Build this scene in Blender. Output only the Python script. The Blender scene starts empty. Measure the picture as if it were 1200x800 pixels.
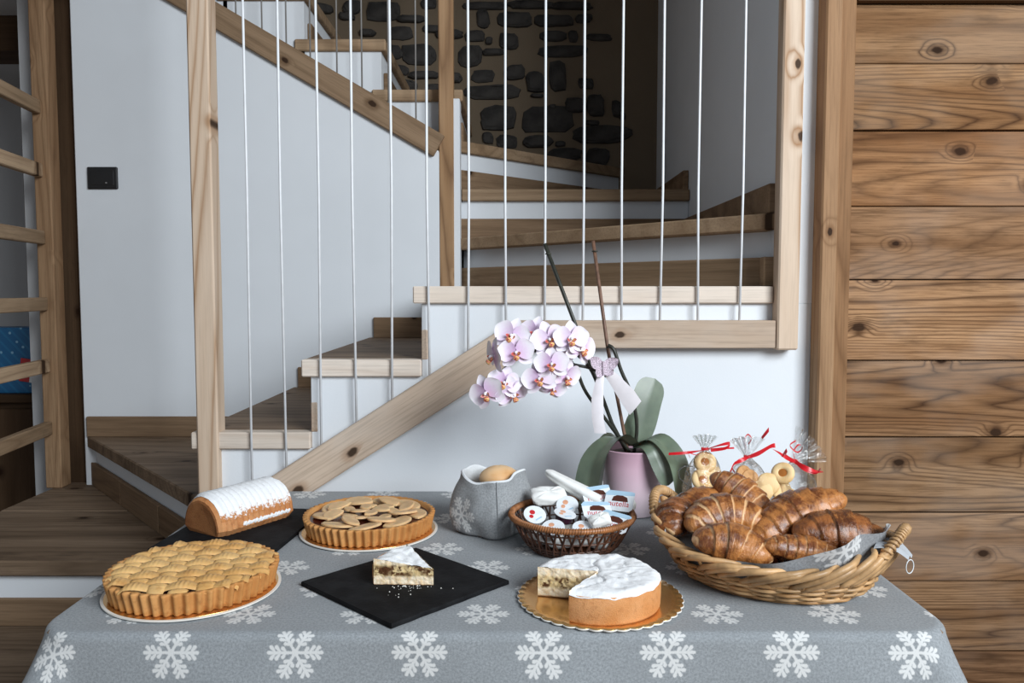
import bpy, bmesh, math, random
from mathutils import Vector, Matrix, noise

random.seed(7)
scene = bpy.context.scene
COL = scene.collection
PI = math.pi

# ---------------------------------------------------------------- camera
cam_data = bpy.data.cameras.new('camera')
cam = bpy.data.objects.new('camera', cam_data)
COL.objects.link(cam)
cam_data.sensor_width = 36.0
cam_data.lens = 28.0
cam_data.clip_start = 0.05
cam.location = (0, 0, 1.25)
cam.rotation_euler = (math.radians(90 - 3.68), 0, 0)
scene.camera = cam

# ---------------------------------------------------------------- world and light
world = bpy.data.worlds.new('world')
scene.world = world
world.use_nodes = True
bg = world.node_tree.nodes['Background']
bg.inputs[0].default_value = (0.78, 0.89, 1.0, 1)
bg.inputs[1].default_value = 0.26

def area_light(name, loc, target, sx, sy, power, color):
    d = bpy.data.lights.new(name, 'AREA')
    d.shape = 'RECTANGLE'
    d.size, d.size_y, d.energy, d.color = sx, sy, power, color
    o = bpy.data.objects.new(name, d)
    COL.objects.link(o)
    o.location = loc
    o.rotation_euler = (Vector(target) - Vector(loc)).to_track_quat('-Z', 'Y').to_euler()
    return o

# daylight through a tall window to the right of and behind the photographer
area_light('window_daylight', (2.5, -1.7, 2.95), (-0.5, 2.3, 0.95), 2.2, 1.9, 270, (0.90, 0.96, 1.0))

vs = scene.view_settings
vs.view_transform = 'Standard'
vs.look = 'None'
vs.exposure = 0.05
vs.gamma = 1.0
vs.use_curve_mapping = False

# ---------------------------------------------------------------- node helpers
class NT:
    def __init__(self, name):
        self.m = bpy.data.materials.new(name)
        self.m.use_nodes = True
        self.t = self.m.node_tree
        self.p = self.t.nodes['Principled BSDF']
        self.out = self.t.nodes['Material Output']
    def n(self, typ, ins=None, **kw):
        nd = self.t.nodes.new(typ)
        for k, v in kw.items():
            setattr(nd, k, v)
        for k, v in (ins or {}).items():
            self.set(nd.inputs[k], v)
        return nd
    def set(self, sock, v):
        if isinstance(v, bpy.types.NodeSocket):
            self.t.links.new(v, sock)
        else:
            if sock.type == 'RGBA' and hasattr(v, '__len__') and len(v) == 3:
                v = (*v, 1)
            sock.default_value = v
    def math(self, op, a, b=None, c=None, clamp=False):
        nd = self.t.nodes.new('ShaderNodeMath')
        nd.operation = op
        nd.use_clamp = clamp
        for i, v in enumerate((a, b, c)):
            if v is not None:
                self.set(nd.inputs[i], v)
        return nd.outputs[0]
    def vmath(self, op, a, b=None):
        nd = self.t.nodes.new('ShaderNodeVectorMath')
        nd.operation = op
        self.set(nd.inputs[0], a)
        if b is not None:
            self.set(nd.inputs[3 if op == 'SCALE' else 1], b)
        return nd.outputs['Value' if op in ('LENGTH', 'DOT_PRODUCT') else 'Vector']
    def mix(self, f, a, b, blend='MIX'):
        nd = self.t.nodes.new('ShaderNodeMix')
        nd.data_type = 'RGBA'
        nd.blend_type = blend
        self.set(nd.inputs[0], f)
        self.set(nd.inputs[6], a)
        self.set(nd.inputs[7], b)
        return nd.outputs[2]
    def ramp(self, f, lo, hi, t0=0.0, t1=1.0, smooth=True):
        nd = self.t.nodes.new('ShaderNodeMapRange')
        nd.interpolation_type = 'SMOOTHSTEP' if smooth else 'LINEAR'
        for i, v in enumerate((f, lo, hi, t0, t1)):
            self.set(nd.inputs[i], v)
        return nd.outputs[0]
    def noise(self, vec, scale, detail=2.0, rough=0.5, dist=0.0):
        nd = self.n('ShaderNodeTexNoise', {'Scale': scale, 'Detail': detail, 'Roughness': rough, 'Distortion': dist})
        if vec is not None:
            self.set(nd.inputs['Vector'], vec)
        return nd.outputs[0]
    def obj(self):
        return self.n('ShaderNodeTexCoord').outputs['Object']
    def rnd(self):
        return self.n('ShaderNodeObjectInfo').outputs['Random']
    def bump(self, h, strength=0.3, dist=0.002):
        nd = self.n('ShaderNodeBump', {'Strength': strength, 'Distance': dist, 'Height': h})
        self.set(self.p.inputs['Normal'], nd.outputs[0])
    def fin(self, col=None, rough=None, spec=None, **kw):
        if col is not None:
            self.set(self.p.inputs['Base Color'], col)
        if rough is not None:
            self.set(self.p.inputs['Roughness'], rough)
        if spec is not None:
            self.set(self.p.inputs['Specular IOR Level'], spec)
        for k, v in kw.items():
            self.set(self.p.inputs[k.replace('_', ' ')], v)
        return self.m

def plain(name, col, rough=0.6, vary=0.12, scale=30, bump=0.0, bscale=120, **kw):
    t = NT(name)
    o = t.obj()
    nz = t.noise(o, scale, 3)
    c = t.mix(t.ramp(nz, 0.3, 0.7), tuple(v * (1 - vary) for v in col), tuple(min(1, v * (1 + vary)) for v in col))
    if bump:
        t.bump(t.noise(o, bscale, 3), bump, 0.002)
    return t.fin(c, rough, **kw)

def wood(name, axis, pale, mid, dark, rings=9.0, ring_amt=0.55, fibre=0.35, knots=1.0, grey=0.0, flat=None,
         rough=0.62, scale=1.0, bump=0.35, stain=0.25, tint=True):
    """sawn board: grain runs along local axis; contour-line rings, fibres, knots"""
    t = NT(name)
    o = t.obj()
    info = t.n('ShaderNodeObjectInfo')
    r = info.outputs['Random']
    comb = t.n('ShaderNodeCombineXYZ', {0: t.math('MULTIPLY', r, 31.7), 1: t.math('MULTIPLY', r, 17.9), 2: t.math('MULTIPLY', r, 53.1)}).outputs[0]
    s = [1.0, 1.0, 1.0]
    s[axis] = 0.085
    st = t.vmath('ADD', t.vmath('MULTIPLY', o, tuple(s)), comb)
    # knots: cells on the face of the board
    cross = ([k for k in range(3) if k not in (axis, flat)][0]) if flat is not None else {2: 0, 0: 1, 1: 2}[axis]
    sx = t.n('ShaderNodeSeparateXYZ', {0: t.vmath('ADD', o, comb)})
    kv = t.n('ShaderNodeCombineXYZ', {0: t.math('MULTIPLY', sx.outputs[axis], 0.62), 1: sx.outputs[cross]}).outputs[0]
    vor = t.n('ShaderNodeTexVoronoi', {'Scale': 9.5, 'Vector': kv}, voronoi_dimensions='2D')
    kd = vor.outputs['Distance']
    kdn = t.math('ADD', kd, t.math('MULTIPLY', t.math('SUBTRACT', t.noise(kv, 60, 2), 0.5), 0.10))
    kc = t.n('ShaderNodeSeparateColor', {0: vor.outputs['Color']})
    ksel = t.math('GREATER_THAN', kc.outputs[0], 1.0 - 0.42 * knots)
    ksz = t.ramp(kc.outputs[1], 0.0, 1.0, 0.55, 1.15, False)
    infl = t.math('MULTIPLY', t.ramp(kd, 0.0, 0.34, 1.0, 0.0), ksel)
    knot = t.math('MULTIPLY', t.ramp(t.math('DIVIDE', kdn, ksz), 0.06, 0.11, 1.0, 0.0), ksel)
    halo = t.math('MULTIPLY', t.ramp(t.math('DIVIDE', kdn, ksz), 0.09, 0.24, 1.0, 0.0), ksel)
    f = t.noise(st, 3.0 * scale, 1.2, 0.4, 0.3)
    f = t.math('ADD', f, t.math('MULTIPLY', t.noise(t.vmath('MULTIPLY', st, (3.0, 3.0, 3.0)), 9 * scale, 2), 0.03))
    f = t.math('ADD', f, t.math('MULTIPLY', infl, 0.065))
    ph = t.math('PINGPONG', t.math('MULTIPLY', f, rings), 0.5)
    ring = t.math('POWER', t.math('MULTIPLY', ph, 2.0), 2.6)
    ring = t.math('MULTIPLY', ring, t.ramp(t.noise(st, 5, 2), 0.3, 0.6, 0.45, 1.0))
    s2 = [1.0, 1.0, 1.0]
    s2[axis] = 0.03
    fv = t.vmath('ADD', t.vmath('MULTIPLY', o, tuple(s2)), comb)
    fib = t.noise(fv, 190 * scale, 4, 0.7)
    big = t.noise(st, 7 * scale, 3, 0.6)
    c = t.mix(t.ramp(big, 0.35, 0.68), pale, mid)
    c = t.mix(t.math('MULTIPLY', ring, ring_amt), c, dark)
    c = t.mix(t.math('MULTIPLY', t.ramp(fib, 0.42, 0.7), fibre), c, tuple(v * 0.55 for v in mid))
    if stain:
        sn = t.noise(t.vmath('ADD', t.vmath('MULTIPLY', o, tuple(0.35 if i == axis else 1.0 for i in range(3))), comb), 9 * scale, 4, 0.65)
        c = t.mix(t.math('MULTIPLY', t.ramp(sn, 0.55, 0.75), stain), c, tuple(v * 0.45 for v in dark))
    if grey:
        gn = t.noise(kv, 4.5, 3, 0.6)
        c = t.mix(t.math('MULTIPLY', t.ramp(gn, 0.42, 0.66), grey), c, (0.62, 0.57, 0.52))
    c = t.mix(t.math('MULTIPLY', halo, 0.55), c, tuple(v * 1.1 for v in dark))
    c = t.mix(t.math('MULTIPLY', knot, 0.92), c, (0.028, 0.014, 0.008))
    if tint:
        c = t.mix(1.0, c, info.outputs['Color'], 'MULTIPLY')
        c = t.mix(1.0, c, t.n('ShaderNodeHueSaturation', {'Value': t.ramp(r, 0, 1, 0.86, 1.14, False), 'Color': (1, 1, 1)}).outputs[0], 'MULTIPLY')
    h = t.math('SUBTRACT', t.math('MULTIPLY', fib, 0.6), t.math('MULTIPLY', ring, 0.4))
    t.bump(h, bump, 0.0015)
    return t.fin(c, rough, 0.08)

def snow_cloth(name, base, du, dv, R, u0, v0, flake=(0.80, 0.80, 0.79), rough=0.95):
    """grey woven cloth with a staggered print of white six-armed flakes; UVs are in metres"""
    t = NT(name)
    uv = t.n('ShaderNodeUVMap').outputs[0]
    sep = t.n('ShaderNodeSeparateXYZ', {0: uv})
    def lat(ou, ov):
        a = t.math('DIVIDE', t.math('SUBTRACT', sep.outputs[0], u0 + ou), du)
        b = t.math('DIVIDE', t.math('SUBTRACT', sep.outputs[1], v0 + ov), 2 * dv)
        a = t.math('MULTIPLY', t.math('SUBTRACT', a, t.math('ROUND', a)), du / R)
        b = t.math('MULTIPLY', t.math('SUBTRACT', b, t.math('ROUND', b)), 2 * dv / R)
        ln = t.math('SQRT', t.math('ADD', t.math('MULTIPLY', a, a), t.math('MULTIPLY', b, b)))
        return a, b, ln
    A, B = lat(0, 0), lat(du / 2, dv)
    sel = t.math('LESS_THAN', B[2], A[2])
    def pick(i):
        nd = t.n('ShaderNodeMix', {0: sel, 2: A[i], 3: B[i]})
        return nd.outputs[0]
    x, y, r = pick(0), pick(1), pick(2)
    ang = t.math('ARCTAN2', y, x)
    a = t.math('PINGPONG', ang, PI / 6)
    # pingpong folds about 0 and 30 degrees -> arms lie at 0, 60, 120 ...
    qx = t.math('MULTIPLY', r, t.math('COSINE', a))
    qy = t.math('MULTIPLY', r, t.math('SINE', a))
    def cap(ax, bx, by, w0, w1):
        dx, L2 = bx - ax, (bx - ax) ** 2 + by ** 2
        px = t.math('SUBTRACT', qx, ax)
        h = t.math('DIVIDE', t.math('ADD', t.math('MULTIPLY', px, dx), t.math('MULTIPLY', qy, by)), L2, clamp=True)
        ex = t.math('SUBTRACT', px, t.math('MULTIPLY', h, dx))
        ey = t.math('SUBTRACT', qy, t.math('MULTIPLY', h, by))
        d = t.math('SQRT', t.math('ADD', t.math('MULTIPLY', ex, ex), t.math('MULTIPLY', ey, ey)))
        return t.math('SUBTRACT', d, t.math('ADD', w0, t.math('MULTIPLY', h, w1 - w0)))
    d = cap(0.06, 1.0, 0.0, 0.045, 0.06)
    for ax, l in ((0.34, 0.20), (0.54, 0.27), (0.74, 0.26)):
        d = t.math('MINIMUM', d, cap(ax, ax + l * 0.62, l * 0.78, 0.03, 0.068))
    d = t.math('MINIMUM', d, t.math('SUBTRACT', r, 0.13))
    weave = t.noise(t.vmath('MULTIPLY', uv, (1.0, 0.35, 1.0)), 900, 2, 0.7)
    mask = t.ramp(t.math('ADD', d, t.math('MULTIPLY', t.math('SUBTRACT', weave, 0.5), 0.10)), -0.02, 0.035, 1.0, 0.0)
    hea = t.noise(uv, 260, 3, 0.75)
    big = t.noise(uv, 14, 3, 0.6)
    c = t.mix(t.ramp(hea, 0.3, 0.7), tuple(v * 0.78 for v in base), tuple(v * 1.22 for v in base))
    c = t.mix(t.math('MULTIPLY', t.ramp(big, 0.35, 0.7), 0.25), c, tuple(v * 0.75 for v in base))
    c = t.mix(t.math('MULTIPLY', mask, 0.66), c, flake)
    t.bump(t.math('ADD', weave, t.math('MULTIPLY', mask, 0.3)), 0.25, 0.0006)
    return t.fin(c, rough, 0.15, Sheen_Weight=0.15)

# ---------------------------------------------------------------- mesh helpers
class G:
    """mesh collector; optional scalar per vertex stored as point attribute 'tone'"""
    def __init__(self):
        self.v, self.f, self.tone, self.uv = [], [], [], []
    def add(self, v, f, tone=None):
        b = len(self.v)
        self.v += [tuple(p) for p in v]
        self.f += [tuple(i + b for i in q) for q in f]
        self.tone += list(tone) if tone else [0.0] * len(v)
        return self
    def box(self, x0, x1, y0, y1, z0, z1):
        v = [(x, y, z) for z in (z0, z1) for y in (y0, y1) for x in (x0, x1)]
        return self.add(v, [(0, 2, 3, 1), (4, 5, 7, 6), (0, 1, 5, 4), (2, 6, 7, 3), (0, 4, 6, 2), (1, 3, 7, 5)])
    def prism(self, poly, z0, z1):
        n = len(poly)
        v = [(x, y, z0) for x, y in poly] + [(x, y, z1) for x, y in poly]
        f = [tuple(reversed(range(n))), tuple(range(n, 2 * n))] + [(i, (i + 1) % n, n + (i + 1) % n, n + i) for i in range(n)]
        return self.add(v, f)
    def tube(self, pts, rad, seg=6, closed=False, cap=True, flat=1.0):
        P = [Vector(p) for p in pts]
        n = len(P)
        if not hasattr(rad, '__len__'):
            rad = [rad] * n
        T = []
        for i in range(n):
            a = P[(i - 1) % n] if (closed or i) else P[0]
            b = P[(i + 1) % n] if (closed or i < n - 1) else P[-1]
            T.append((b - a).normalized())
        up = Vector((0, 0, 1)) if abs(T[0].z) < 0.9 else Vector((1, 0, 0))
        nrm = (up - T[0] * up.dot(T[0])).normalized()
        v = []
        for i in range(n):
            nrm = nrm - T[i] * nrm.dot(T[i])
            if nrm.length < 1e-6:
                nrm = Vector((1, 0, 0)) - T[i] * T[i].x
            nrm.normalize()
            bn = T[i].cross(nrm)
            for k in range(seg):
                a = 2 * PI * k / seg
                v.append(P[i] + (nrm * math.cos(a) * flat + bn * math.sin(a)) * rad[i])
        f = []
        m = n if closed else n - 1
        for i in range(m):
            j = (i + 1) % n
            for k in range(seg):
                l = (k + 1) % seg
                f.append((i * seg + k, i * seg + l, j * seg + l, j * seg + k))
        if cap and not closed:
            f.append(tuple(reversed(range(seg))))
            f.append(tuple((n - 1) * seg + k for k in range(seg)))
        return self.add(v, f)
    def grid(self, fn, nu, nv, wrap_u=False):
        v = [fn(i / (nu if wrap_u else nu - 1), j / (nv - 1)) for j in range(nv) for i in range(nu)]
        f = []
        for j in range(nv - 1):
            for i in range(nu if wrap_u else nu - 1):
                k = (i + 1) % nu
                f.append((j * nu + i, j * nu + k, (j + 1) * nu + k, (j + 1) * nu + i))
        return self.add(v, f)
    def lathe(self, prof, n=48, rfn=None, cap0=True, cap1=False):
        v = []
        for k, (r, z) in enumerate(prof):
            for i in range(n):
                a = 2 * PI * i / n
                rr = r if rfn is None else rfn(r, z, a, k)
                v.append((rr * math.cos(a), rr * math.sin(a), z))
        f = [(k * n + i, k * n + (i + 1) % n, (k + 1) * n + (i + 1) % n, (k + 1) * n + i) for k in range(len(prof) - 1) for i in range(n)]
        if cap0:
            f.append(tuple(reversed(range(n))))
        if cap1:
            f.append(tuple((len(prof) - 1) * n + i for i in range(n)))
        return self.add(v, f)
    def xf(self, M):
        self.v = [tuple(M @ Vector(p)) for p in self.v]
        return self
    def mesh(self, name, mat, smooth=False, bevel=0.0, uvfn=None):
        me = bpy.data.meshes.new(name)
        me.from_pydata(self.v, [], self.f)
        if any(self.tone):
            at = me.attributes.new('tone', 'FLOAT', 'POINT')
            at.data.foreach_set('value', self.tone)
        if uvfn:
            ul = me.uv_layers.new(name='UVMap')
            for lp in me.loops:
                ul.data[lp.index].uv = uvfn(lp.vertex_index)
        if bevel:
            bm = bmesh.new()
            bm.from_mesh(me)
            bmesh.ops.bevel(bm, geom=bm.edges[:], offset=bevel, segments=1, affect='EDGES', clamp_overlap=True)
            bm.to_mesh(me)
            bm.free()
        if smooth:
            me.polygons.foreach_set('use_smooth', [True] * len(me.polygons))
        me.materials.append(mat)
        return me
    def obj(self, name, mat, parent=None, loc=(0, 0, 0), rot=(0, 0, 0), smooth=False, bevel=0.0, uvfn=None):
        return place(name, self.mesh(name, mat, smooth, bevel, uvfn), parent, loc, rot)

def place(name, me, parent=None, loc=(0, 0, 0), rot=(0, 0, 0)):
    o = bpy.data.objects.new(name, me)
    COL.objects.link(o)
    o.location = loc
    o.rotation_euler = rot
    if parent:
        o.parent = parent
    return o

def tag(o, label, cat=None, group=None):
    o['label'] = label
    if cat:
        o['category'] = cat
    if group:
        o['group'] = group
    return o

def thing(name, label, cat, loc=(0, 0, 0), rot=(0, 0, 0), group=None):
    o = place(name, None, None, loc, rot)
    o.empty_display_size = 0.05
    return tag(o, label, cat, group)

def struct(o):
    o['kind'] = 'structure'
    return o

def wloc(parent):
    v = Vector((0, 0, 0))
    while parent:
        v += Vector(parent.location)
        parent = parent.parent
    return v

def wbox(name, x0, x1, y0, y1, z0, z1, mat, parent=None, bevel=0.003, color=None):
    """box given in world coordinates, object origin at its centre (parents are unrotated)"""
    c = Vector(((x0 + x1) / 2, (y0 + y1) / 2, (z0 + z1) / 2))
    hx, hy, hz = (x1 - x0) / 2, (y1 - y0) / 2, (z1 - z0) / 2
    o = G().box(-hx, hx, -hy, hy, -hz, hz).obj(name, mat, parent, c - wloc(parent), bevel=bevel)
    if color:
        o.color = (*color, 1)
    return o

def wprism(name, poly, z0, z1, mat, parent=None, bevel=0.003):
    cx = sum(p[0] for p in poly) / len(poly)
    cy = sum(p[1] for p in poly) / len(poly)
    cz = (z0 + z1) / 2
    return G().prism([(x - cx, y - cy) for x, y in poly], z0 - cz, z1 - cz).obj(name, mat, parent, Vector((cx, cy, cz)) - wloc(parent), bevel=bevel)

def wseg(name, p, q, th, z0, z1, mat, parent=None, bevel=0.002):
    """upright board from p to q (plan), th thick towards the left of p->q, object turned so that local x is its length"""
    p, q = Vector(p), Vector(q)
    L = (q - p).length
    a = math.atan2(q.y - p.y, q.x - p.x)
    c = (p + q) / 2
    hz = (z1 - z0) / 2
    return G().box(-L / 2, L / 2, 0, th, -hz, hz).obj(name, mat, parent, Vector((c.x, c.y, (z0 + z1) / 2)) - wloc(parent), (0, 0, a), bevel=bevel)

def sweep_board(name, p, q, y0, y1, width, mat, parent=None):
    """sloping board in an XZ plane: p, q = (x, z) of the two ends of its top edge; local x is its length"""
    dx, dz = q[0] - p[0], q[1] - p[1]
    L = math.hypot(dx, dz)
    a = math.atan2(dz, dx)
    return G().box(0, L, 0, y1 - y0, -width, 0).obj(name, mat, parent, Vector((p[0], y0, p[1])) - wloc(parent), (0, -a, 0), bevel=0.003)

# ---------------------------------------------------------------- materials for the place
M = {}
def plaster(name, col, bump=0.12):
    t = NT(name)
    o = t.obj()
    n1 = t.noise(o, 2.5, 3, 0.6)
    n2 = t.noise(o, 220, 3, 0.7)
    c = t.mix(t.ramp(n1, 0.3, 0.7), tuple(v * 0.96 for v in col), col)
    t.bump(n2, bump, 0.002)
    return t.fin(c, 0.9, 0.2)
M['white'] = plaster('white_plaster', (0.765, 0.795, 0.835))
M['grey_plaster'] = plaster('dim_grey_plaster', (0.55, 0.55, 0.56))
M['mortar'] = plaster('brown_mortar', (0.19, 0.145, 0.10), 0.8)
M['stone'] = plain('dark_field_stone', (0.040, 0.036, 0.033), 0.9, 0.45, 14, 0.9, 60)
M['panel'] = wood('weathered_larch_panel', 0, (0.36, 0.215, 0.118), (0.215, 0.112, 0.053), (0.040, 0.016, 0.007), 38, 0.92, 0.75, 0.8, 0.12, flat=1, stain=0.35, rough=0.75, scale=1.5)
M['trim_v'] = wood('larch_trim_upright', 2, (0.43, 0.275, 0.16), (0.34, 0.20, 0.11), (0.14, 0.066, 0.03), 24, 0.5, 0.5, 0.35)
M['post'] = wood('pale_larch_post', 2, (0.66, 0.53, 0.42), (0.60, 0.46, 0.345), (0.30, 0.155, 0.07), 18, 0.85, 0.2, 0.45, scale=1.6, stain=0.05)
M['post_dark'] = wood('brown_larch_post', 2, (0.42, 0.27, 0.16), (0.32, 0.19, 0.10), (0.08, 0.036, 0.018), 18, 0.75, 0.25, 0.35, scale=1.4, stain=0.15)
M['string'] = wood('pale_sawn_board', 0, (0.60, 0.47, 0.365), (0.52, 0.39, 0.29), (0.34, 0.21, 0.13), 10, 0.3, 0.45, 0.75, flat=1, grey=0.25, stain=0.25)
M['string_up'] = wood('brown_sawn_board', 0, (0.28, 0.19, 0.12), (0.21, 0.138, 0.082), (0.09, 0.05, 0.026), 14, 0.35, 0.4, 0.5, flat=1, stain=0.3)
M['tread'] = wood('brown_oak_tread', 0, (0.28, 0.20, 0.138), (0.20, 0.138, 0.092), (0.06, 0.038, 0.024), 24, 0.55, 0.65, 0.5, flat=2, stain=0.45)
M['tread_pale'] = wood('pale_tread', 0, (0.74, 0.65, 0.57), (0.68, 0.58, 0.49), (0.48, 0.35, 0.26), 15, 0.35, 0.35, 0.2, stain=0.1)
M['tread_mid'] = wood('mid_brown_tread', 0, (0.42, 0.295, 0.19), (0.32, 0.215, 0.13), (0.12, 0.065, 0.033), 16, 0.45, 0.45, 0.5, stain=0.3)
M['skirt'] = wood('brown_skirting', 0, (0.30, 0.20, 0.125), (0.22, 0.14, 0.083), (0.085, 0.048, 0.026), 14, 0.45, 0.45, 0.4, flat=1, stain=0.35)
M['rail'] = wood('rail_board', 1, (0.58, 0.42, 0.28), (0.48, 0.33, 0.21), (0.24, 0.13, 0.07), 5, 0.3, 0.4, 0.4, stain=0.2)
M['darkwood'] = wood('dark_wood', 0, (0.10, 0.06, 0.035), (0.07, 0.04, 0.022), (0.03, 0.016, 0.01), 8, 0.5, 0.4, 0.3)
M['darkpost'] = wood('dark_wood_upright', 2, (0.10, 0.06, 0.035), (0.07, 0.04, 0.022), (0.03, 0.016, 0.01), 8, 0.5, 0.4, 0.3)
M['cable'] = plain('white_cord', (0.78, 0.80, 0.83), 0.5, 0.05)
M['cable_dim'] = plain('grey_steel_cable', (0.28, 0.27, 0.26), 0.4, 0.05)
M['black_plastic'] = plain('black_plastic', (0.012, 0.012, 0.013), 0.35, 0.1)

# ---------------------------------------------------------------- shell of the room
struct(wbox('floor', -4.5, 4.0, -3.0, 5.2, -0.05, 0.0, M['tread'], bevel=0))
struct(wbox('ceiling', -4.5, 4.0, 1.2, 5.2, 2.95, 3.05, M['white'], bevel=0))

# white wall under the lower flight, stepped under the treads
RISE, RUN = 0.185, 0.283
L0_TOP = 1.95
TH = 0.043
X5 = -0.249
front_poly = [(-0.775, 0.0), (0.757, 0.0), (0.757, 1.217), (X5 + 0.02, 1.217), (X5 + 0.02, 1.217 - RISE),
              (X5 - RUN + 0.02, 1.217 - RISE), (X5 - RUN + 0.02, 1.217 - 2 * RISE), (-0.775, 1.217 - 2 * RISE)]
g = G().prism([(x, z) for x, z in front_poly], -2.065, -2.015)
g.xf(Matrix.Rotation(PI / 2, 4, 'X'))
struct(g.obj('wall_front', M['white'], bevel=0.002))
struct(wbox('wall_right', 0.672, 0.757, 2.03, 3.80, 0.0, 2.95, M['white'], bevel=0.003))
struct(wbox('wall_post', 0.672, 0.757, 2.015, 2.03, 1.217, 2.95, M['white'], bevel=0))

# wall between the two flights: runs up to the sloping upper stringer
def upz(x):                       # underside of the upper stringer
    return 1.727 + (-0.265 - x) * 0.579
sp = [(-1.603, 0.0), (-0.225, 0.0), (-0.225, upz(-0.225) + 0.03), (-1.603, upz(-1.603) + 0.03)]
g = G().prism(sp, -3.03, -2.955)
g.xf(Matrix.Rotation(PI / 2, 4, 'X'))
struct(g.obj('wall_middle', M['white'], bevel=0.004))

struct(wbox('wall_newel', -0.224, -0.192, 2.965, 3.048, 0.0, L0_TOP, M['white'], bevel=0.002))
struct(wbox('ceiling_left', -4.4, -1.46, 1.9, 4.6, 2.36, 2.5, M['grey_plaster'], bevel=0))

# rough stone wall behind the upper flight
back = struct(wbox('wall_back', -1.75, 0.76, 3.75, 3.90, 0.0, 2.95, M['mortar'], bevel=0))
stones = [(-0.132, 2.494, 0.06, 0.082), (0.013, 2.489, 0.165, 0.066), (0.19, 2.483, 0.176, 0.055), (0.329, 2.494, 0.077, 0.038), (-0.17, 2.415, 0.099, 0.049), (-0.106, 2.394, 0.033, 0.033), (-0.014, 2.392, 0.088, 0.077), (0.19, 2.415, 0.132, 0.044), (0.281, 2.415, 0.044, 0.055), (0.4, 2.41, 0.121, 0.033), (-0.192, 2.326, 0.11, 0.104), (-0.084, 2.343, 0.099, 0.033), (0.233, 2.347, 0.22, 0.055), (0.212, 2.236, 0.082, 0.143), (0.11, 2.209, 0.088, 0.093), (0.013, 2.252, 0.093, 0.071), (-0.133, 2.236, 0.11, 0.06), (0.342, 2.202, 0.071, 0.049), (-0.095, 2.162, 0.264, 0.071), (0.386, 2.103, 0.077, 0.104), (0.294, 2.103, 0.099, 0.066), (0.483, 2.087, 0.044, 0.077), (-0.063, 2.045, 0.176, 0.11), (0.164, 2.039, 0.231, 0.132), (0.37, 2.023, 0.077, 0.022), (0.414, 1.97, 0.286, 0.082), (-0.112, 1.954, 0.049, 0.055), (-0.025, 1.938, 0.093, 0.066), (0.121, 1.938, 0.132, 0.06), (0.241, 1.879, 0.165, 0.066), (0.398, 1.869, 0.104, 0.088), (0.224, 1.927, 0.049, 0.027), (0.115, 2.146, 0.055, 0.02), (0.51, 2.055, 0.033, 0.033), (0.186, 2.096, 0.033, 0.022), (-0.127, 2.551, 0.198, 0.037), (0.088, 2.556, 0.209, 0.04), (0.27, 2.551, 0.187, 0.037), (-0.885, 2.538, 0.12, 0.048), (-0.733, 2.544, 0.084, 0.06), (-0.593, 2.527, 0.168, 0.084), (-0.464, 2.492, 0.12, 0.036), (-0.382, 2.561, 0.072, 0.048), (-0.359, 2.447, 0.096, 0.036), (-0.512, 2.429, 0.12, 0.06), (-0.664, 2.429, 0.072, 0.036), (-0.757, 2.504, 0.072, 0.036), (-0.43, 2.332, 0.168, 0.096), (-0.548, 2.343, 0.084, 0.072), (-0.525, 2.263, 0.096, 0.048), (-0.408, 2.24, 0.144, 0.036), (-0.49, 2.193, 0.108, 0.048), (-0.289, 2.424, 0.132, 0.042), (-0.267, 2.228, 0.072, 0.048), (-0.361, 2.182, 0.072, 0.036)]
rs = random.Random(3)
x = -1.7
while x < 0.36:                                   # courses above the measured ones
    for z in (2.62, 2.70, 2.79, 2.88):
        w = rs.uniform(0.09, 0.17)
        stones.append((x + rs.uniform(0, 0.05), z, w * 0.85, rs.uniform(0.05, 0.07)))
    x += 0.19
for x, z, w, h in stones:
    n = 14
    ph = rs.random() * 6
    pts = []
    for i in range(n):
        a = 2 * PI * i / n + rs.uniform(-0.12, 0.12)
        ca, sa = math.cos(a), math.sin(a)
        k = 1.0 / max(abs(ca), abs(sa)) ** 0.62
        jit = rs.uniform(0.90, 1.04) + 0.06 * math.sin(2 * a + ph)
        pts.append((ca * k * w * 0.53 * jit, sa * k * h * 0.53 * jit))
    d = rs.uniform(0.010, 0.026)
    g = G()
    v = [(px, 0.005, pz) for px, pz in pts] + [(px * 0.95, -d * 0.7, pz * 0.93) for px, pz in pts] + [(px * 0.72, -d + rs.uniform(-0.004, 0.004), pz * 0.68) for px, pz in pts]
    f = [(i, (i + 1) % n, n + (i + 1) % n, n + i) for i in range(n)] + [(n + i, n + (i + 1) % n, 2 * n + (i + 1) % n, 2 * n + i) for i in range(n)] + [tuple(2 * n + i for i in range(n))]
    o = g.add(v, f).obj('stone', M['stone'], back, Vector((x, 3.75, z)) - wloc(back))

# ---------------------------------------------------------------- panelled wall on the right
panel = struct(wbox('wall_panelled', 0.800, 2.9, 2.02, 2.08, 0.0, 2.95, M['darkwood'], bevel=0))
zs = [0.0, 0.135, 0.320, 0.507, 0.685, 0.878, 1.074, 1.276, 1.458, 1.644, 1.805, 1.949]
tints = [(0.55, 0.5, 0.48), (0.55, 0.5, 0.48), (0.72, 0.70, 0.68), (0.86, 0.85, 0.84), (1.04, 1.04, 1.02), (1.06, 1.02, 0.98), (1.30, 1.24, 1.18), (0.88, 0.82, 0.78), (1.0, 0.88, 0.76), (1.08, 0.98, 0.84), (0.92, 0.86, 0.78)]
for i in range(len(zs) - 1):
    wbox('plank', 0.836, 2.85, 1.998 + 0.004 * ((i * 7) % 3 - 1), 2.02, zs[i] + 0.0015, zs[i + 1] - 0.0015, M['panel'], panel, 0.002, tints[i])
struct(wbox('trim_1', 0.757, 0.797, 1.962, 2.02, 0.0, 2.95, M['trim_v'], bevel=0.004)).color = (0.86, 0.84, 0.82, 1)
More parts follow.
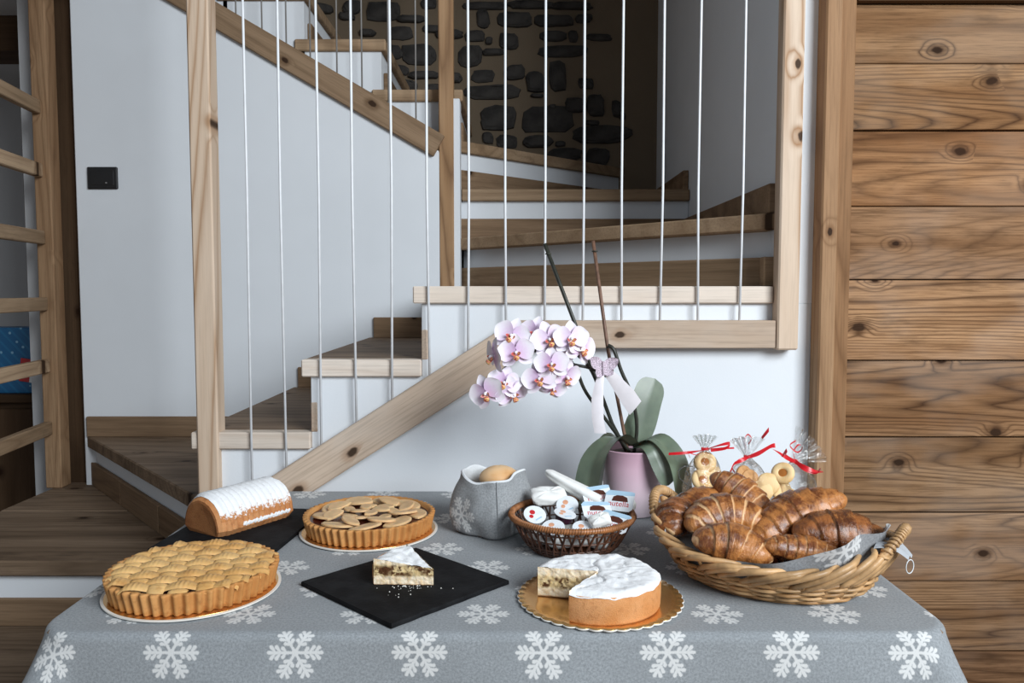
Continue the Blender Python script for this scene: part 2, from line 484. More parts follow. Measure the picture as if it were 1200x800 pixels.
struct(wbox('trim_2', 0.7975, 0.836, 1.978, 2.02, 0.0, 2.4, M['trim_v'], bevel=0.002)).color = (0.82, 0.74, 0.66, 1)
struct(wbox('trim_3', 0.8365, 2.9, 1.975, 2.02, 1.950, 2.2, M['skirt'], bevel=0.003)).color = (0.6, 0.55, 0.5, 1)

# ---------------------------------------------------------------- dim room beyond the railing
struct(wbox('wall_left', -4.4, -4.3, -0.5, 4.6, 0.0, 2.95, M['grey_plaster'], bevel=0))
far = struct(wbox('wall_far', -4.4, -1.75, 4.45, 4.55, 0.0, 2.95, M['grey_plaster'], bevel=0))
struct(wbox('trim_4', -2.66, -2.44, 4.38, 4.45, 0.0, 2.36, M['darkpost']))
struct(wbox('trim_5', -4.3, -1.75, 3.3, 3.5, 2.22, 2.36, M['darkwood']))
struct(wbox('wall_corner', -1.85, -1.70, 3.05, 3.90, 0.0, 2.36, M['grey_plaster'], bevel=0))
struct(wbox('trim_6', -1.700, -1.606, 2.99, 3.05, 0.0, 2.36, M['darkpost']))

cab = thing('low_cabinet', 'dark brown low wooden cabinet behind the railing under the blue gift bag', 'cabinet', (-2.3, 3.55, 0))
wbox('carcass', -2.75, -1.87, 3.42, 3.80, 0.0, 0.77, M['darkwood'], cab)
wbox('top', -2.78, -1.855, 3.38, 3.82, 0.77, 0.805, M['darkwood'], cab)
for x0, x1 in ((-2.74, -2.32), (-2.30, -1.88)):
    d = wbox('door', x0, x1, 3.40, 3.42, 0.06, 0.74, M['darkpost'], cab)
    wbox('handle', x1 - 0.05 if x0 < -2.5 else x0 + 0.035, x1 - 0.035 if x0 < -2.5 else x0 + 0.05, 3.38, 3.40, 0.40, 0.52, M['black_plastic'], d, 0.002)

# ---------------------------------------------------------------- staircase
st = thing('staircase', 'winding staircase of rough brown wooden treads with white risers and taut white cords', 'staircase', (0, 2.5, 0))
def tread(poly, z, mat=None):
    return wprism('tread', poly, z - TH, z, M[mat or 'tread'], st, 0.004)
def riser(p, q, z0, z1):
    return wseg('riser', p, q, 0.03, z0, z1, M['white'], st, 0)
def skirt(p, q, z, h=0.075, th=0.016, mat='skirt'):
    return wseg('skirting', p, q, th, z, z + h, M[mat], st)
L = lambda k: 0.335 + RISE * k
YB = 2.955
# bottom step and platform at the left
tread([(-2.1, 1.72), (-0.82, 1.72), (-0.82, 2.16), (-2.1, 2.16)], L(0))
riser((-2.1, 1.745), (-0.82, 1.745), 0.0, L(0) - TH)
riser((-1.69, 2.135), (-0.80, 2.135), L(0), L(1) - TH)
skirt((-1.69, 2.119), (-0.80, 2.119), L(0))
tread([(-1.70, 2.11), (-0.74, 2.11), (-0.74, 2.60), (-1.70, 2.60)], L(1))
tread([(-1.70, 2.601), (-0.9, 2.601), (-0.9, 3.02), (-1.60, 3.02), (-1.70, 2.98)], L(1))
# first winder
e0, e1 = Vector((-0.80, 2.035)), Vector((-1.60, 2.965))
nrm = Vector((-(e1 - e0).y, (e1 - e0).x)).normalized() * -1     # towards the upper side
def off(v, d): return (v.x + nrm.x * d, v.y + nrm.y * d)
wprism('tread', [tuple(e0), (-0.735, 2.02), (-0.735, YB), tuple(e1)], L(2) - TH, L(2), M['tread'], st, 0.004)
a, b = Vector(off(e0, 0.025)), Vector(off(e1, 0.025))
wseg('riser', b, a, 0.03, L(1), L(2) - TH, M['white'], st, 0)
a, b = Vector(off(e0, 0.008)), Vector(off(e1, 0.008))
third = (a - b) / 3
for i in range(3):
    wseg('skirting', b + third * i, b + third * (i + 0.985), 0.016, L(1), L(1) + 0.085, M['skirt'], st)
skirt((-1.585, YB - 0.016), (-0.70, YB - 0.016), L(2))
# lower flight going right
for k, x in ((3, X5 - 2 * RUN), (4, X5 - RUN)):
    tread([(x, 2.045), (x + RUN + 0.05, 2.045), (x + RUN + 0.05, YB), (x, YB)], L(k), 'tread')
    wbox('nosing_end', x, x + RUN + 0.02, 2.0, 2.0445, L(k) - TH, L(k), M['tread_pale'], st, 0.003)
    wseg('riser', (x + 0.05, 2.066), (x + 0.05, YB), 0.03, L(k - 1), L(k) - TH, M['white'], st, 0)
    wseg('skirting', (x + 0.02, YB), (x + 0.02, 2.012), 0.016, L(k - 1), L(k - 1) + 0.075, M['string'], st)
    skirt((x + 0.02, YB - 0.016), (x + RUN, YB - 0.016), L(k))
wseg('riser', (X5 + 0.05, 2.066), (X5 + 0.05, YB), 0.03, L(4), L(5) - TH, M['white'], st, 0)
wseg('skirting', (X5 + 0.02, YB), (X5 + 0.02, 2.012), 0.016, L(4), L(4) + 0.075, M['string'], st)
# winders round the newel
N = (-0.21, 3.03)
tread([(X5, 2.045), (0.667, 2.045), (0.667, 2.2), (-0.15, 3.02), (X5, 3.02)], L(5))
wbox('nosing_end', X5, 0.656, 2.0, 2.0445, L(5) - TH, L(5), M['tread_pale'], st, 0.003)
P6, Q6 = Vector((0.667, 2.012)), Vector((-0.205, 3.03))
tread([tuple(P6), (0.667, 3.10), (-0.205, 3.10), tuple(Q6)], L(6), 'tread_mid')
d6 = (Q6 - P6).normalized()
n6 = Vector((d6.y, -d6.x)) * -1                         # towards the back right
if n6.y < 0: n6 = -n6
wseg('riser', Q6 + n6 * 0.05 + d6 * 0.03, P6 + n6 * 0.05 + d6 * 0.03, 0.03, L(5), L(6) - TH, M['white'], st, 0)
wseg('skirting', Q6 + n6 * 0.03 + d6 * 0.02, P6 + n6 * 0.03 + d6 * 0.02, 0.018, L(5), L(5) + 0.075, M['tread_mid'], st)
wbox('skirting', 0.640, 0.668, 2.03, 2.07, L(5), L(5) + 0.075, M['tread_mid'], st)
tread([(-0.19, 3.03), (0.67, 3.03), (0.67, 3.745), (-0.19, 3.745)], L(7), 'tread_mid')
riser((-0.2, 3.055), (0.67, 3.055), L(6), L(7) - TH)
skirt((-0.2, 3.037), (0.67, 3.037), L(6))
wbox('skirting', 0.650, 0.671, 2.035, 3.03, L(6), L(6) + 0.075, M['skirt'], st)
wbox('skirting', 0.650, 0.671, 3.06, 3.74, L(7), L(7) + 0.075, M['skirt'], st)
P8, Q8 = Vector((0.52, 3.745)), Vector((-0.20, 3.05))
wprism('tread', [tuple(Q8), tuple(P8), (-0.2, 3.745)], L(8) - TH, L(8), M['tread_mid'], st, 0.003)
d8 = (Q8 - P8).normalized()
n8 = Vector((d8.y, -d8.x))
if n8.x > 0: n8 = -n8
wseg('riser', Q8 + n8 * 0.02, P8 + n8 * 0.02, 0.02, L(7), L(8) - TH, M['white'], st, 0)
wseg('skirting', Q8 - n8 * 0.005, P8 - n8 * 0.005, 0.018, L(7), L(7) + 0.075, M['skirt'], st)
# upper flight going left, closed white sides
for i in range(5):
    k = 9 + i
    x1 = -0.185 - 0.287 * i
    x0 = x1 - 0.34
    wbox('tread', x0, x1, 3.035, 3.745, L(k) - TH, L(k), M['tread_mid'], st, 0.004)
    wbox('riser', x0 + 0.02, x1 - 0.018, 3.05, 3.745, L(k - 1) - 0.12, L(k) - TH, M['white'], st, 0)
    wbox('skirting', x1 - 0.017, x1 - 0.001, 3.09, 3.74, L(k - 1), L(k - 1) + 0.075, M['skirt'], st)
# stringers
sweep_board('stringer', (-0.66, 0.7465), (0.012, 1.178), 1.975, 2.0145, 0.088, M['string'], st)
g = G().prism([(0.003, 1.1745), (0.6565, 1.175), (0.6565, 1.106), (0.03, 1.106), (-0.035, 1.148)], -2.0145, -1.976)
g.xf(Matrix.Rotation(PI / 2, 4, 'X')).xf(Matrix.Translation((0, -2.5, 0)))
g.obj('stringer', M['string'], st, bevel=0.002)
sweep_board('stringer', (-1.75, upz(-1.75) + 0.095), (-0.245, upz(-0.245) + 0.095), 2.935, 2.985, 0.085, M['string_up'], st)
# posts
wbox('newel_post', -0.797, -0.743, 1.992, 2.048, 0.0, 2.94, M['post'], st, 0.004)
wbox('newel_post', 0.657, 0.709, 1.968, 2.014, 1.102, 2.94, M['post'], st, 0.004)
wbox('newel_post', -0.268, -0.214, 2.952, 3.006, L(5), 2.94, M['post_dark'], st, 0.004)
wbox('handrail', -0.74, 0.665, 1.985, 2.03, 2.80, 2.87, M['string'], st)
# taut cords
def strz(x): return 0.7465 + (x + 0.66) * (1.178 - 0.7465) / 0.672 if x < 0.0 else 1.175
for x in (-0.659, -0.571, -0.482, -0.392, -0.302, -0.207, -0.11, -0.015, 0.082, 0.177, 0.274, 0.37, 0.465, 0.569):
    dx = 0.004 * math.sin(x * 37)
    G().tube([(0, 0, strz(x) - 0.004), (dx, 0, 1.5), (0, 0, 2.81)], 0.0032, 6).obj('cord', M['cable'], st, Vector((x, 1.992, 0)) - wloc(st), smooth=True)
for x in (-1.007, -0.913, -0.825, -0.738, -0.641, -0.55, -0.453, -0.353):
    z0 = upz(x) + 0.09
    G().tube([(0, 0, z0), (0, 0, 2.94)], 0.003, 6).obj('cord', M['cable_dim'], st, Vector((x, 2.975, 0)) - wloc(st), smooth=True)

# ---------------------------------------------------------------- railing at the left of the platform
rl = thing('railing', 'wooden railing of one post and flat horizontal boards beside the stair platform', 'railing', (-1.68, 2.95, L(1)))
wbox('post', -1.722, -1.662, 2.90, 2.965, L(1), 2.94, M['trim_v'], rl, 0.004, (0.85, 0.85, 0.85))
wbox('post', -1.612, -1.545, 2.11, 2.18, L(1), 2.94, M['trim_v'], rl, 0.004, (0.85, 0.85, 0.85))
for z in (0.745, 0.975, 1.20, 1.44, 1.68, 1.905):
    p, q = Vector((-1.688, 2.90)), Vector((-1.578, 2.16))
    wseg('rail', q, p, 0.028, z - 0.024, z + 0.024, M['tread_mid'], rl, 0.003)

# ---------------------------------------------------------------- light switch on the white wall
sw = thing('switch_plate', 'black rectangular light switch plate on the white stair wall', 'switch', (-1.50, 2.955, 1.66))
G().box(-0.055, 0.055, -0.010, 0.002, -0.040, 0.040).obj('plate', M['black_plastic'], sw, bevel=0.003)
G().box(-0.043, 0.043, -0.0112, -0.008, -0.027, 0.027).obj('button', M['black_plastic'], sw, bevel=0.001)
G().box(-0.003, 0.003, -0.0118, -0.0110, -0.004, 0.0).obj('indicator', M['cable_dim'], sw, (0.016, 0, -0.016))

# ---------------------------------------------------------------- table and cloth
TZ = 0.75
M['leg'] = wood('table_leg_wood', 2, (0.30, 0.19, 0.11), (0.22, 0.13, 0.07), (0.09, 0.05, 0.03), 8)
TX0, TX1, TY0, TY1 = -0.695, 0.645, 1.145, 1.945
tb = thing('dining_table', 'wooden dining table hidden under the grey snowflake tablecloth', 'table', (-0.025, 1.545, 0))
wbox('tabletop', TX0 + 0.004, TX1 - 0.004, TY0 + 0.004, TY1, 0.715, TZ - 0.003, M['tread'], tb, 0.004)
for lx in (TX0 + 0.06, TX1 - 0.06):
    for ly in (TY0 + 0.06, TY1 - 0.06):
        wbox('leg', lx - 0.03, lx + 0.03, ly - 0.03, ly + 0.03, 0.0, 0.715, M['leg'], tb, 0.004)

CLOTH = (0.270, 0.288, 0.305)
M['cloth'] = snow_cloth('grey_snowflake_cloth', CLOTH, 0.181, 0.1035, 0.0385, -0.135, 1.100)
def cloth_pos(u, v):
    c, r = 0.05, 0.014
    cx = min(max(u, TX0 + c), TX1 - c)
    cy = max(v, TY0 + c)
    dx, dy = u - cx, v - cy
    e = math.hypot(dx, dy)
    bt = noise.noise(Vector((u * 5, v * 5, 1.3))) * 0.0012
    if e < 1e-9:
        return (u, v, TZ + max(0, bt))
    ux, uy = dx / e, dy / e
    corner = abs(2 * ux * uy)
    if e <= c:
        return (cx + dx, cy + dy, TZ + max(0, bt) * (1 - e / c))
    s = e - c
    q = r * PI / 2
    if s < q:
        out, down = r * math.sin(s / r), r * (1 - math.cos(s / r))
    else:
        t = s - q
        fold = 0.035 * math.sin(u * 13 + 0.6) * min(1, t / 0.25) if abs(uy) > 0.7 else 0.03 * math.sin(v * 15) * min(1, t / 0.25)
        fl = 0.10 + 0.42 * corner ** 1.5
        out = r + t * fl + fold * 0.6
        down = r + t * math.sqrt(max(0.05, 1 - fl * fl))
    return (cx + ux * (c + out), cy + uy * (c + out), TZ - down)
def axis_samples(a, b, step, fine):
    s, x = [], a
    while x < b - 1e-6:
        s.append(x)
        x += 0.0045 if any(abs(x - k) < 0.035 for k in fine) else step
    s.append(b)
    return s
us = axis_samples(TX0 - 0.34, TX1 + 0.34, 0.014, (TX0 - 0.005, TX1 + 0.005))
vs_ = axis_samples(TY0 - 0.34, TY1 + 0.012, 0.014, (TY0 - 0.005,))
g = G()
uvl = [(u, v) for v in vs_ for u in us]
nu = len(us)
g.add([cloth_pos(u, v) for u, v in uvl], [(j * nu + i, j * nu + i + 1, (j + 1) * nu + i + 1, (j + 1) * nu + i) for j in range(len(vs_) - 1) for i in range(nu - 1)])
def cloth_uv(i):
    u, v = uvl[i]
    k = min(1, max(0, (1.17 - v) / 0.05))
    return (u, v - 0.010 * k * k * (3 - 2 * k))
tag(g.obj('tablecloth', M['cloth'], smooth=True, uvfn=cloth_uv), 'grey woven tablecloth printed with white snowflakes, draped over the table', 'tablecloth')

# ---------------------------------------------------------------- slate boards
def slate_mat():
    t = NT('black_slate')
    o = t.obj()
    c = t.mix(t.ramp(t.noise(o, 26, 4, 0.6), 0.35, 0.7), (0.007, 0.007, 0.008), (0.014, 0.0145, 0.016))
    t.bump(t.noise(o, 90, 4, 0.65), 0.35, 0.002)
    return t.fin(c, 0.75, 0.12)
M['slate'] = slate_mat()
def slate(label, x, y, w, d, rot, th=0.007):
    rs = random.Random(int(w * 1000 + x * 100))
    pts = []
    for (ax, ay), (bx, by) in (((-1, -1), (1, -1)), ((1, -1), (1, 1)), ((1, 1), (-1, 1)), ((-1, 1), (-1, -1))):
        for i in range(14):
            t = i / 14
            k = rs.uniform(-0.0011, 0.0011) if i else 0
            pts.append(((ax + (bx - ax) * t) * w / 2 + k * (ay == by), (ay + (by - ay) * t) * d / 2 + k))
    g = G()
    n = len(pts)
    v = [(px, py, 0) for px, py in pts] + [(px, py, th * 0.7) for px, py in pts] + [(px * 0.992, py * 0.992, th) for px, py in pts]
    f = [tuple(reversed(range(n))), tuple(range(2 * n, 3 * n))] + [(a * n + i, a * n + (i + 1) % n, (a + 1) * n + (i + 1) % n, (a + 1) * n + i) for a in (0, 1) for i in range(n)]
    return tag(g.add(v, f).obj('slate_board', M['slate'], None, (x, y, TZ + 0.0015), (0, 0, math.radians(rot))), label, 'serving board')
ZS = TZ + 0.0015 + 0.007
slate('black slate board lying under the sugar-dusted loaf cake', -0.558, 1.628, 0.245, 0.30, -6)
slate('black slate board lying under the single cut cake slice', -0.181, 1.322, 0.249, 0.249, 46)

# ---------------------------------------------------------------- baked materials
def crust_mat(name, pale, mid, dark, scale=60, bump=0.5, rough=0.7):
    t = NT(name)
    o = t.obj()
    n1, n2 = t.noise(o, scale, 4, 0.65), t.noise(o, scale * 0.22, 3, 0.6)
    c = t.mix(t.ramp(n2, 0.35, 0.68), pale, mid)
    c = t.mix(t.math('MULTIPLY', t.ramp(n1, 0.5, 0.75), 0.6), c, dark)
    t.bump(t.noise(o, scale * 5, 4, 0.7), bump, 0.0015)
    return t.fin(c, rough, 0.25, Subsurface_Weight=0.08, Subsurface_Radius=(0.01, 0.005, 0.002))
M['tart'] = crust_mat('tart_crust', (0.60, 0.30, 0.105), (0.50, 0.22, 0.065), (0.30, 0.11, 0.028), 55)
M['loafcrust'] = crust_mat('loaf_crust', (0.62, 0.29, 0.12), (0.52, 0.21, 0.075), (0.30, 0.10, 0.03), 70, 0.8)
M['cakecrust'] = crust_mat('cake_crust', (0.68, 0.33, 0.14), (0.60, 0.26, 0.09), (0.42, 0.16, 0.05), 90, 0.8)
def sugar_mat(name, z0, z1, under=(0.60, 0.30, 0.12), speck=0.5):
    t = NT(name)
    o = t.obj()
    z = t.n('ShaderNodeSeparateXYZ', {0: o}).outputs[2]
    n1, n2 = t.noise(o, 130, 4, 0.75), t.noise(o, 24, 3, 0.6)
    h = t.math('ADD', t.ramp(z, z0, z1, 0.0, 1.0, False), t.math('MULTIPLY', t.math('SUBTRACT', n1, 0.5), speck * 2.4))
    h = t.math('ADD', h, t.math('MULTIPLY', t.math('SUBTRACT', n2, 0.5), 0.6))
    cov = t.ramp(h, 0.28, 0.55)
    c = t.mix(cov, under, (0.87, 0.88, 0.90))
    t.bump(t.math('ADD', n1, t.math('MULTIPLY', n2, 0.8)), 0.5, 0.003)
    return t.fin(c, 0.95, 0.15)
M['sugar_loaf'] = sugar_mat('loaf_sugar', 0.026, 0.066, (0.52, 0.22, 0.08), 0.75)
M['sugar_flat'] = sugar_mat('cake_sugar', -0.08, -0.03)
def crumb_mat(name):
    t = NT(name)
    o = t.obj()
    z = t.n('ShaderNodeSeparateXYZ', {0: o}).outputs[2]
    n1, n2, n3 = t.noise(o, 70, 3, 0.6), t.noise(o, 130, 3, 0.6), t.noise(o, 45, 2)
    c = t.mix(t.ramp(n2, 0.35, 0.7), (0.88, 0.76, 0.58), (0.78, 0.58, 0.36))
    band = t.math('MULTIPLY', t.ramp(z, 0.012, 0.018), t.ramp(z, 0.038, 0.030))
    fill = t.math('MULTIPLY', band, t.ramp(n1, 0.40, 0.50))
    c = t.mix(t.math('MULTIPLY', band, 0.55), c, (0.62, 0.42, 0.12))
    c = t.mix(t.math('MULTIPLY', fill, t.ramp(n3, 0.36, 0.52)), c, (0.09, 0.035, 0.012))
    c = t.mix(t.math('MULTIPLY', t.ramp(z, 0.003, 0.0), 0.8), c, (0.45, 0.22, 0.07))
    t.bump(n2, 0.8, 0.003)
    return t.fin(c, 0.85, 0.25, Subsurface_Weight=0.1, Subsurface_Radius=(0.01, 0.006, 0.003))
M['crumb'] = crumb_mat('cake_crumb')
M['gold'] = NT('gold_foil_card').fin((0.78, 0.46, 0.17), 0.24, None, Metallic=0.85)
M['cardwhite'] = plain('white_card', (0.80, 0.77, 0.72), 0.7, 0.03)
M['applejam'] = plain('dark_berry_jam', (0.055, 0.012, 0.008), 0.25, 0.4, 60, 0.3, 80)

def card(label, x, y, R, edge=None, n=160):
    """gold-faced card round, white underside and rim"""
    t = thing('cake_board', label, 'cake board', (x, y, TZ + 0.0015))
    rf = (lambda r, z, a, k: r * (1 + edge * (abs(math.cos(a * 20)) - 0.6))) if edge else None
    G().lathe([(R * 0.97, 0), (R, 0.0012), (R, 0.0030), (R * 0.965, 0.0030), (R * 0.955, 0.0018)], n, rf).obj('rim', M['cardwhite'], t, smooth=False)
    pr = [(R * 0.968, 0.0026), (R * 0.966, 0.0034), (R * 0.80, 0.0028)]
    if edge:
        pr = [(R * 0.995, 0.0026), (R * 0.985, 0.0048), (R * 0.90, 0.0038), (R * 0.86, 0.0040), (R * 0.82, 0.0030), (R * 0.78, 0.0034)]
    G().lathe(pr + [(R * 0.4, 0.0028), (0.004, 0.0028)], n, (lambda r, z, a, k: rf(r, z, a, k) if k < 3 else r) if edge else None, cap0=False, cap1=True).obj('gold_face', M['gold'], t, smooth=bool(edge))
    return t
ZB = TZ + 0.0015 + 0.0034

def fluted_tart(name, label, x, y, R, h, nf, rot):
    t = thing(name, label, 'tart', (x, y, ZB), (0, 0, rot))
    n = nf * 8
    def rf(r, z, a, k):
        amp = 0.0036 if k <= 5 else 0.0018 if k == 6 else 0.0
        wob = 1 + 0.006 * math.sin(3 * a + 1) + 0.004 * math.sin(7 * a)
        s = math.cos(a * nf)
        return r * wob + amp * (abs(s) ** 0.7 * (1 if s > 0 else -1))
    prof = [(R * 0.90, 0), (R * 0.93, 0.002), (R * 0.945, h * 0.3), (R * 0.965, h * 0.6), (R * 0.985, h * 0.9), (R * 0.985, h * 0.97), (R * 0.965, h), (R * 0.935, h * 0.985), (R * 0.915, h * 0.86), (R * 0.90, h * 0.80)]
    G().lathe(prof, n, rf, cap0=True).obj('crust', M['tart'], t, smooth=True)
    G().lathe([(R * 0.925, h * 0.80), (R * 0.5, h * 0.83), (0.004, h * 0.84)], 64, None, cap0=False, cap1=True).obj('jam_filling', M['applejam'], t, smooth=True)
    return t

# lattice tart
card('round gold card with white rim under the lattice tart', -0.533, 1.306, 0.1405)
lt = fluted_tart('lattice_tart', 'golden fluted tart with a tightly woven pastry lattice top', -0.533, 1.306, 0.1355, 0.037, 50, math.radians(7))
M['lattice'] = crust_mat('lattice_pastry', (0.73, 0.46, 0.19), (0.62, 0.34, 0.115), (0.38, 0.165, 0.045), 40, 0.35, 0.5)
RT, PROW, PAL, W2 = 0.1285, 0.0262, 0.036, 0.0128
def lattice(direction):
    pc_, pa_ = (PROW, PAL) if direction == 0 else (PAL, PROW)
    for k in range(-6, 7):
        c = (k + 0.25) * pc_
        if abs(c) > RT - 0.006:
            continue
        half = math.sqrt(RT * RT - c * c)
        m = 130
        g = G()
        def fn(i, j):
            s = -half + 2 * half * i
            ph = math.cos(PI * (s / pa_ - 0.25) + (0 if (k % 2 == 0) else PI) + (0 if direction == 0 else PI))
            lift = 0.0352 + 0.0034 * ph + (0.001 if direction == 0 else -0.0012)
            wv = W2 * (1 + 0.14 * ph + 0.06 * noise.noise(Vector((s * 40, k * 3.1, 2))))
            a = -PI * 0.05 + PI * 1.1 * j
            endd = min(1.0, (half - abs(s)) / 0.008)
            pz = lift + 0.0042 * math.sin(a) + 0.0007 * math.sin(s * 900) * math.sin(a) * max(0, ph) - 0.004 * (1 - endd)
            pc = c + wv * math.cos(a) + 0.0012 * noise.noise(Vector((s * 60, k, direction)))
            return (s, pc, pz) if direction == 0 else (pc, s, pz)
        g.grid(fn, m, 7)
        g.obj('lattice_strip', M['lattice'], lt, smooth=True)
lattice(0)
lattice(1)

# apple tart
card('round gold card with white rim under the apple tart', -0.297, 1.630, 0.1415)
at = fluted_tart('apple_tart', 'fluted tart topped with thin pale apple slices over dark jam', -0.297, 1.630, 0.134, 0.036, 52, 0)
M['apple'] = plain('baked_apple_slice', (0.72, 0.44, 0.225), 0.42, 0.14, 40, 0.15, 60, Subsurface_Weight=0.15)
def apple_mesh(l, w, th=0.0042):
    n = 14
    up, lo = [], []
    for i in range(n + 1):
        a = PI * i / n
        up.append((l * math.cos(a), w * (math.sin(a) ** 0.85 - 0.35)))
    for i in range(1, n):
        tt = i / n
        lo.append((-l + 2 * l * tt, -0.35 * w - 0.30 * w * math.sin(PI * tt) ** 0.6))
    pts = up + lo
    m = len(pts)
    v = [(x, y, 0) for x, y in pts] + [(x, y, th * 0.6) for x, y in pts] + [(x * 0.90, y * 0.90, th) for x, y in pts]
    f = [tuple(reversed(range(m))), tuple(range(2 * m, 3 * m))] + [(a * m + i, a * m + (i + 1) % m, (a + 1) * m + (i + 1) % m, (a + 1) * m + i) for a in (0, 1) for i in range(m)]
    return G().add(v, f).mesh('apple_slice', M['apple'], smooth=False)
am = [apple_mesh(0.035, 0.030), apple_mesh(0.0290, 0.0235), apple_mesh(0.0205, 0.0185)]
rs = random.Random(11)
def ring(count, r, mi, z, tilt, start=0.0):
    for i in range(count):
        a = start + 2 * PI * i / count + rs.uniform(-0.05, 0.05)
        rr = r + rs.uniform(-0.003, 0.003)
        me = am[mi] if rs.random() < 0.6 or mi == 2 else am[1]
        o = place('apple_slice', me, at, (rr * math.cos(a), rr * math.sin(a), z + 0.0008 * (i % 3)), (0, 0, 0))
        o.rotation_euler = (Matrix.Rotation(a - PI / 2 + rs.uniform(-0.25, 0.25), 3, 'Z') @ Matrix.Rotation(tilt, 3, 'X') @ Matrix.Rotation(rs.uniform(0.05, 0.14), 3, 'Y')).to_euler()
for cnt, r, mi, z, turn, start in ((9, 0.098, 0, 0.0318, 0.25, 0.0), (8, 0.079, 1, 0.0372, -0.5, 0.45), (7, 0.048, 2, 0.0335, 0.5, 0.1), (4, 0.022, 2, 0.0375, 1.2, 0.4)):
    for i in range(cnt):
        a = start + 2 * PI * i / cnt + rs.uniform(-0.10, 0.10)
        rr = r + rs.uniform(-0.004, 0.004)
        o = place('apple_slice', am[mi], at, (rr * math.cos(a), rr * math.sin(a), z + 0.0012 * (i % 2)))
        o.rotation_euler = (Matrix.Rotation(a - PI / 2 + turn + rs.uniform(-0.3, 0.3), 3, 'Z') @ Matrix.Rotation(rs.uniform(0.02, 0.16), 3, 'X') @ Matrix.Rotation(rs.uniform(-0.12, 0.12), 3, 'Y')).to_euler()

# ---------------------------------------------------------------- loaf cake on its slate
lf = thing('loaf_cake', 'ribbed half-round loaf cake dusted with white sugar on top', 'cake', (-0.576, 1.664, ZS), (0, 0, math.radians(58)))
LL, LW, LH = 0.188, 0.056, 0.078
def loaf_fn(scale=1.0, a0=0.0, a1=PI, off=0.0):
    def fn(i, j):
        s = -1 + 2 * i
        a = a0 + (a1 - a0) * j
        rib = 1 + 0.060 * abs(math.sin(s * PI * 6.5)) ** 0.6
        end = 1 - 0.10 * max(0, abs(s) - 0.86) / 0.14
        tz = math.sin(a)
        y = (LW * math.cos(a) * (1.0 + 0.10 * (1 - tz))) * rib * end
        z = 0.012 + (LH - 0.012) * tz ** 0.85 * rib * end * 0.985
        nz = 0.0012 * noise.noise(Vector((s * 20, y * 200, z * 200)))
        n = Vector((0, math.cos(a), math.sin(a)))
        return (s * LL / 2 * (1 - 0.03 * (1 - 0.5 * tz)), y + n.y * (off + nz), z + n.z * (off + nz))
    return fn
g = G().grid(loaf_fn(), 120, 31)
nu = 120
b = len(g.v)
# rounded foot and end caps
foot = []
for i in range(nu):
    p, q = g.v[i], g.v[30 * nu + i]
    foot.append(((p[0] * 0.96, p[1] * 0.84, 0.0), (q[0] * 0.96, q[1] * 0.84, 0.0)))
g.v += [f[0] for f in foot] + [f[1] for f in foot]
g.tone += [0.0] * (2 * nu)
for i in range(nu - 1):
    g.f += [(b + i, b + i + 1, i + 1, i), (30 * nu + i, 30 * nu + i + 1, b + nu + i + 1, b + nu + i), (b + nu + i, b + nu + i + 1, b + i + 1, b + i)]
ends = []
for e, rev in ((0, False), (nu - 1, True)):
    loop = [j * nu + e for j in range(31)] + [b + nu + e, b + e]
    c = len(g.v)
    sx = -1 if e == 0 else 1
    ring1 = []
    for idx in loop:
        p = g.v[idx]
        ring1.append((p[0] + sx * 0.006, p[1] * 0.9, 0.004 + (p[2] - 0.004) * 0.92))
    m = len(loop)
    g.v += ring1
    g.tone += [0.0] * m
    for i in range(m):
        k = (i + 1) % m
        q = (loop[i], loop[k], c + k, c + i)
        g.f.append(q if rev else tuple(reversed(q)))
    ends.append(G().add(ring1 + [(p[0] + sx * 0.0015, p[1] * 0.93, 0.004 + (p[2] - 0.004) * 0.93) for p in ring1],
                        [(i, (i + 1) % m, m + (i + 1) % m, m + i) if rev else (m + i, m + (i + 1) % m, (i + 1) % m, i) for i in range(m)] + [tuple(m + i for i in (range(m) if rev else reversed(range(m))))]))
g.obj('crumb_body', M['loafcrust'], lf, smooth=False)
M['loafend'] = crust_mat('loaf_dark_end', (0.34, 0.14, 0.05), (0.25, 0.09, 0.03), (0.14, 0.045, 0.015), 70, 0.9)
for e_ in ends:
    e_.obj('end_crust', M['loafend'], lf)
G().grid(loaf_fn(1, 0.24, PI - 0.24, 0.0012), 120, 25).obj('powdered_sugar', M['sugar_loaf'], lf, smooth=True)
gs = G()
for k in range(46):                                # sugar drift along the lower side
    s = -0.45 + 1.25 * k / 45
    x = s * LL / 2
    yy = -(LW * 1.155)
    gs.tube([(x - 0.003, yy + 0.003, 0.016 + 0.002 * math.sin(k * 2.1)), (x + 0.003, yy + 0.002, 0.018 + 0.002 * math.sin(k * 1.7))], [0.0036, 0.0040], 6)
gs.obj('sugar_drift', M['sugar_flat'], lf, smooth=True)

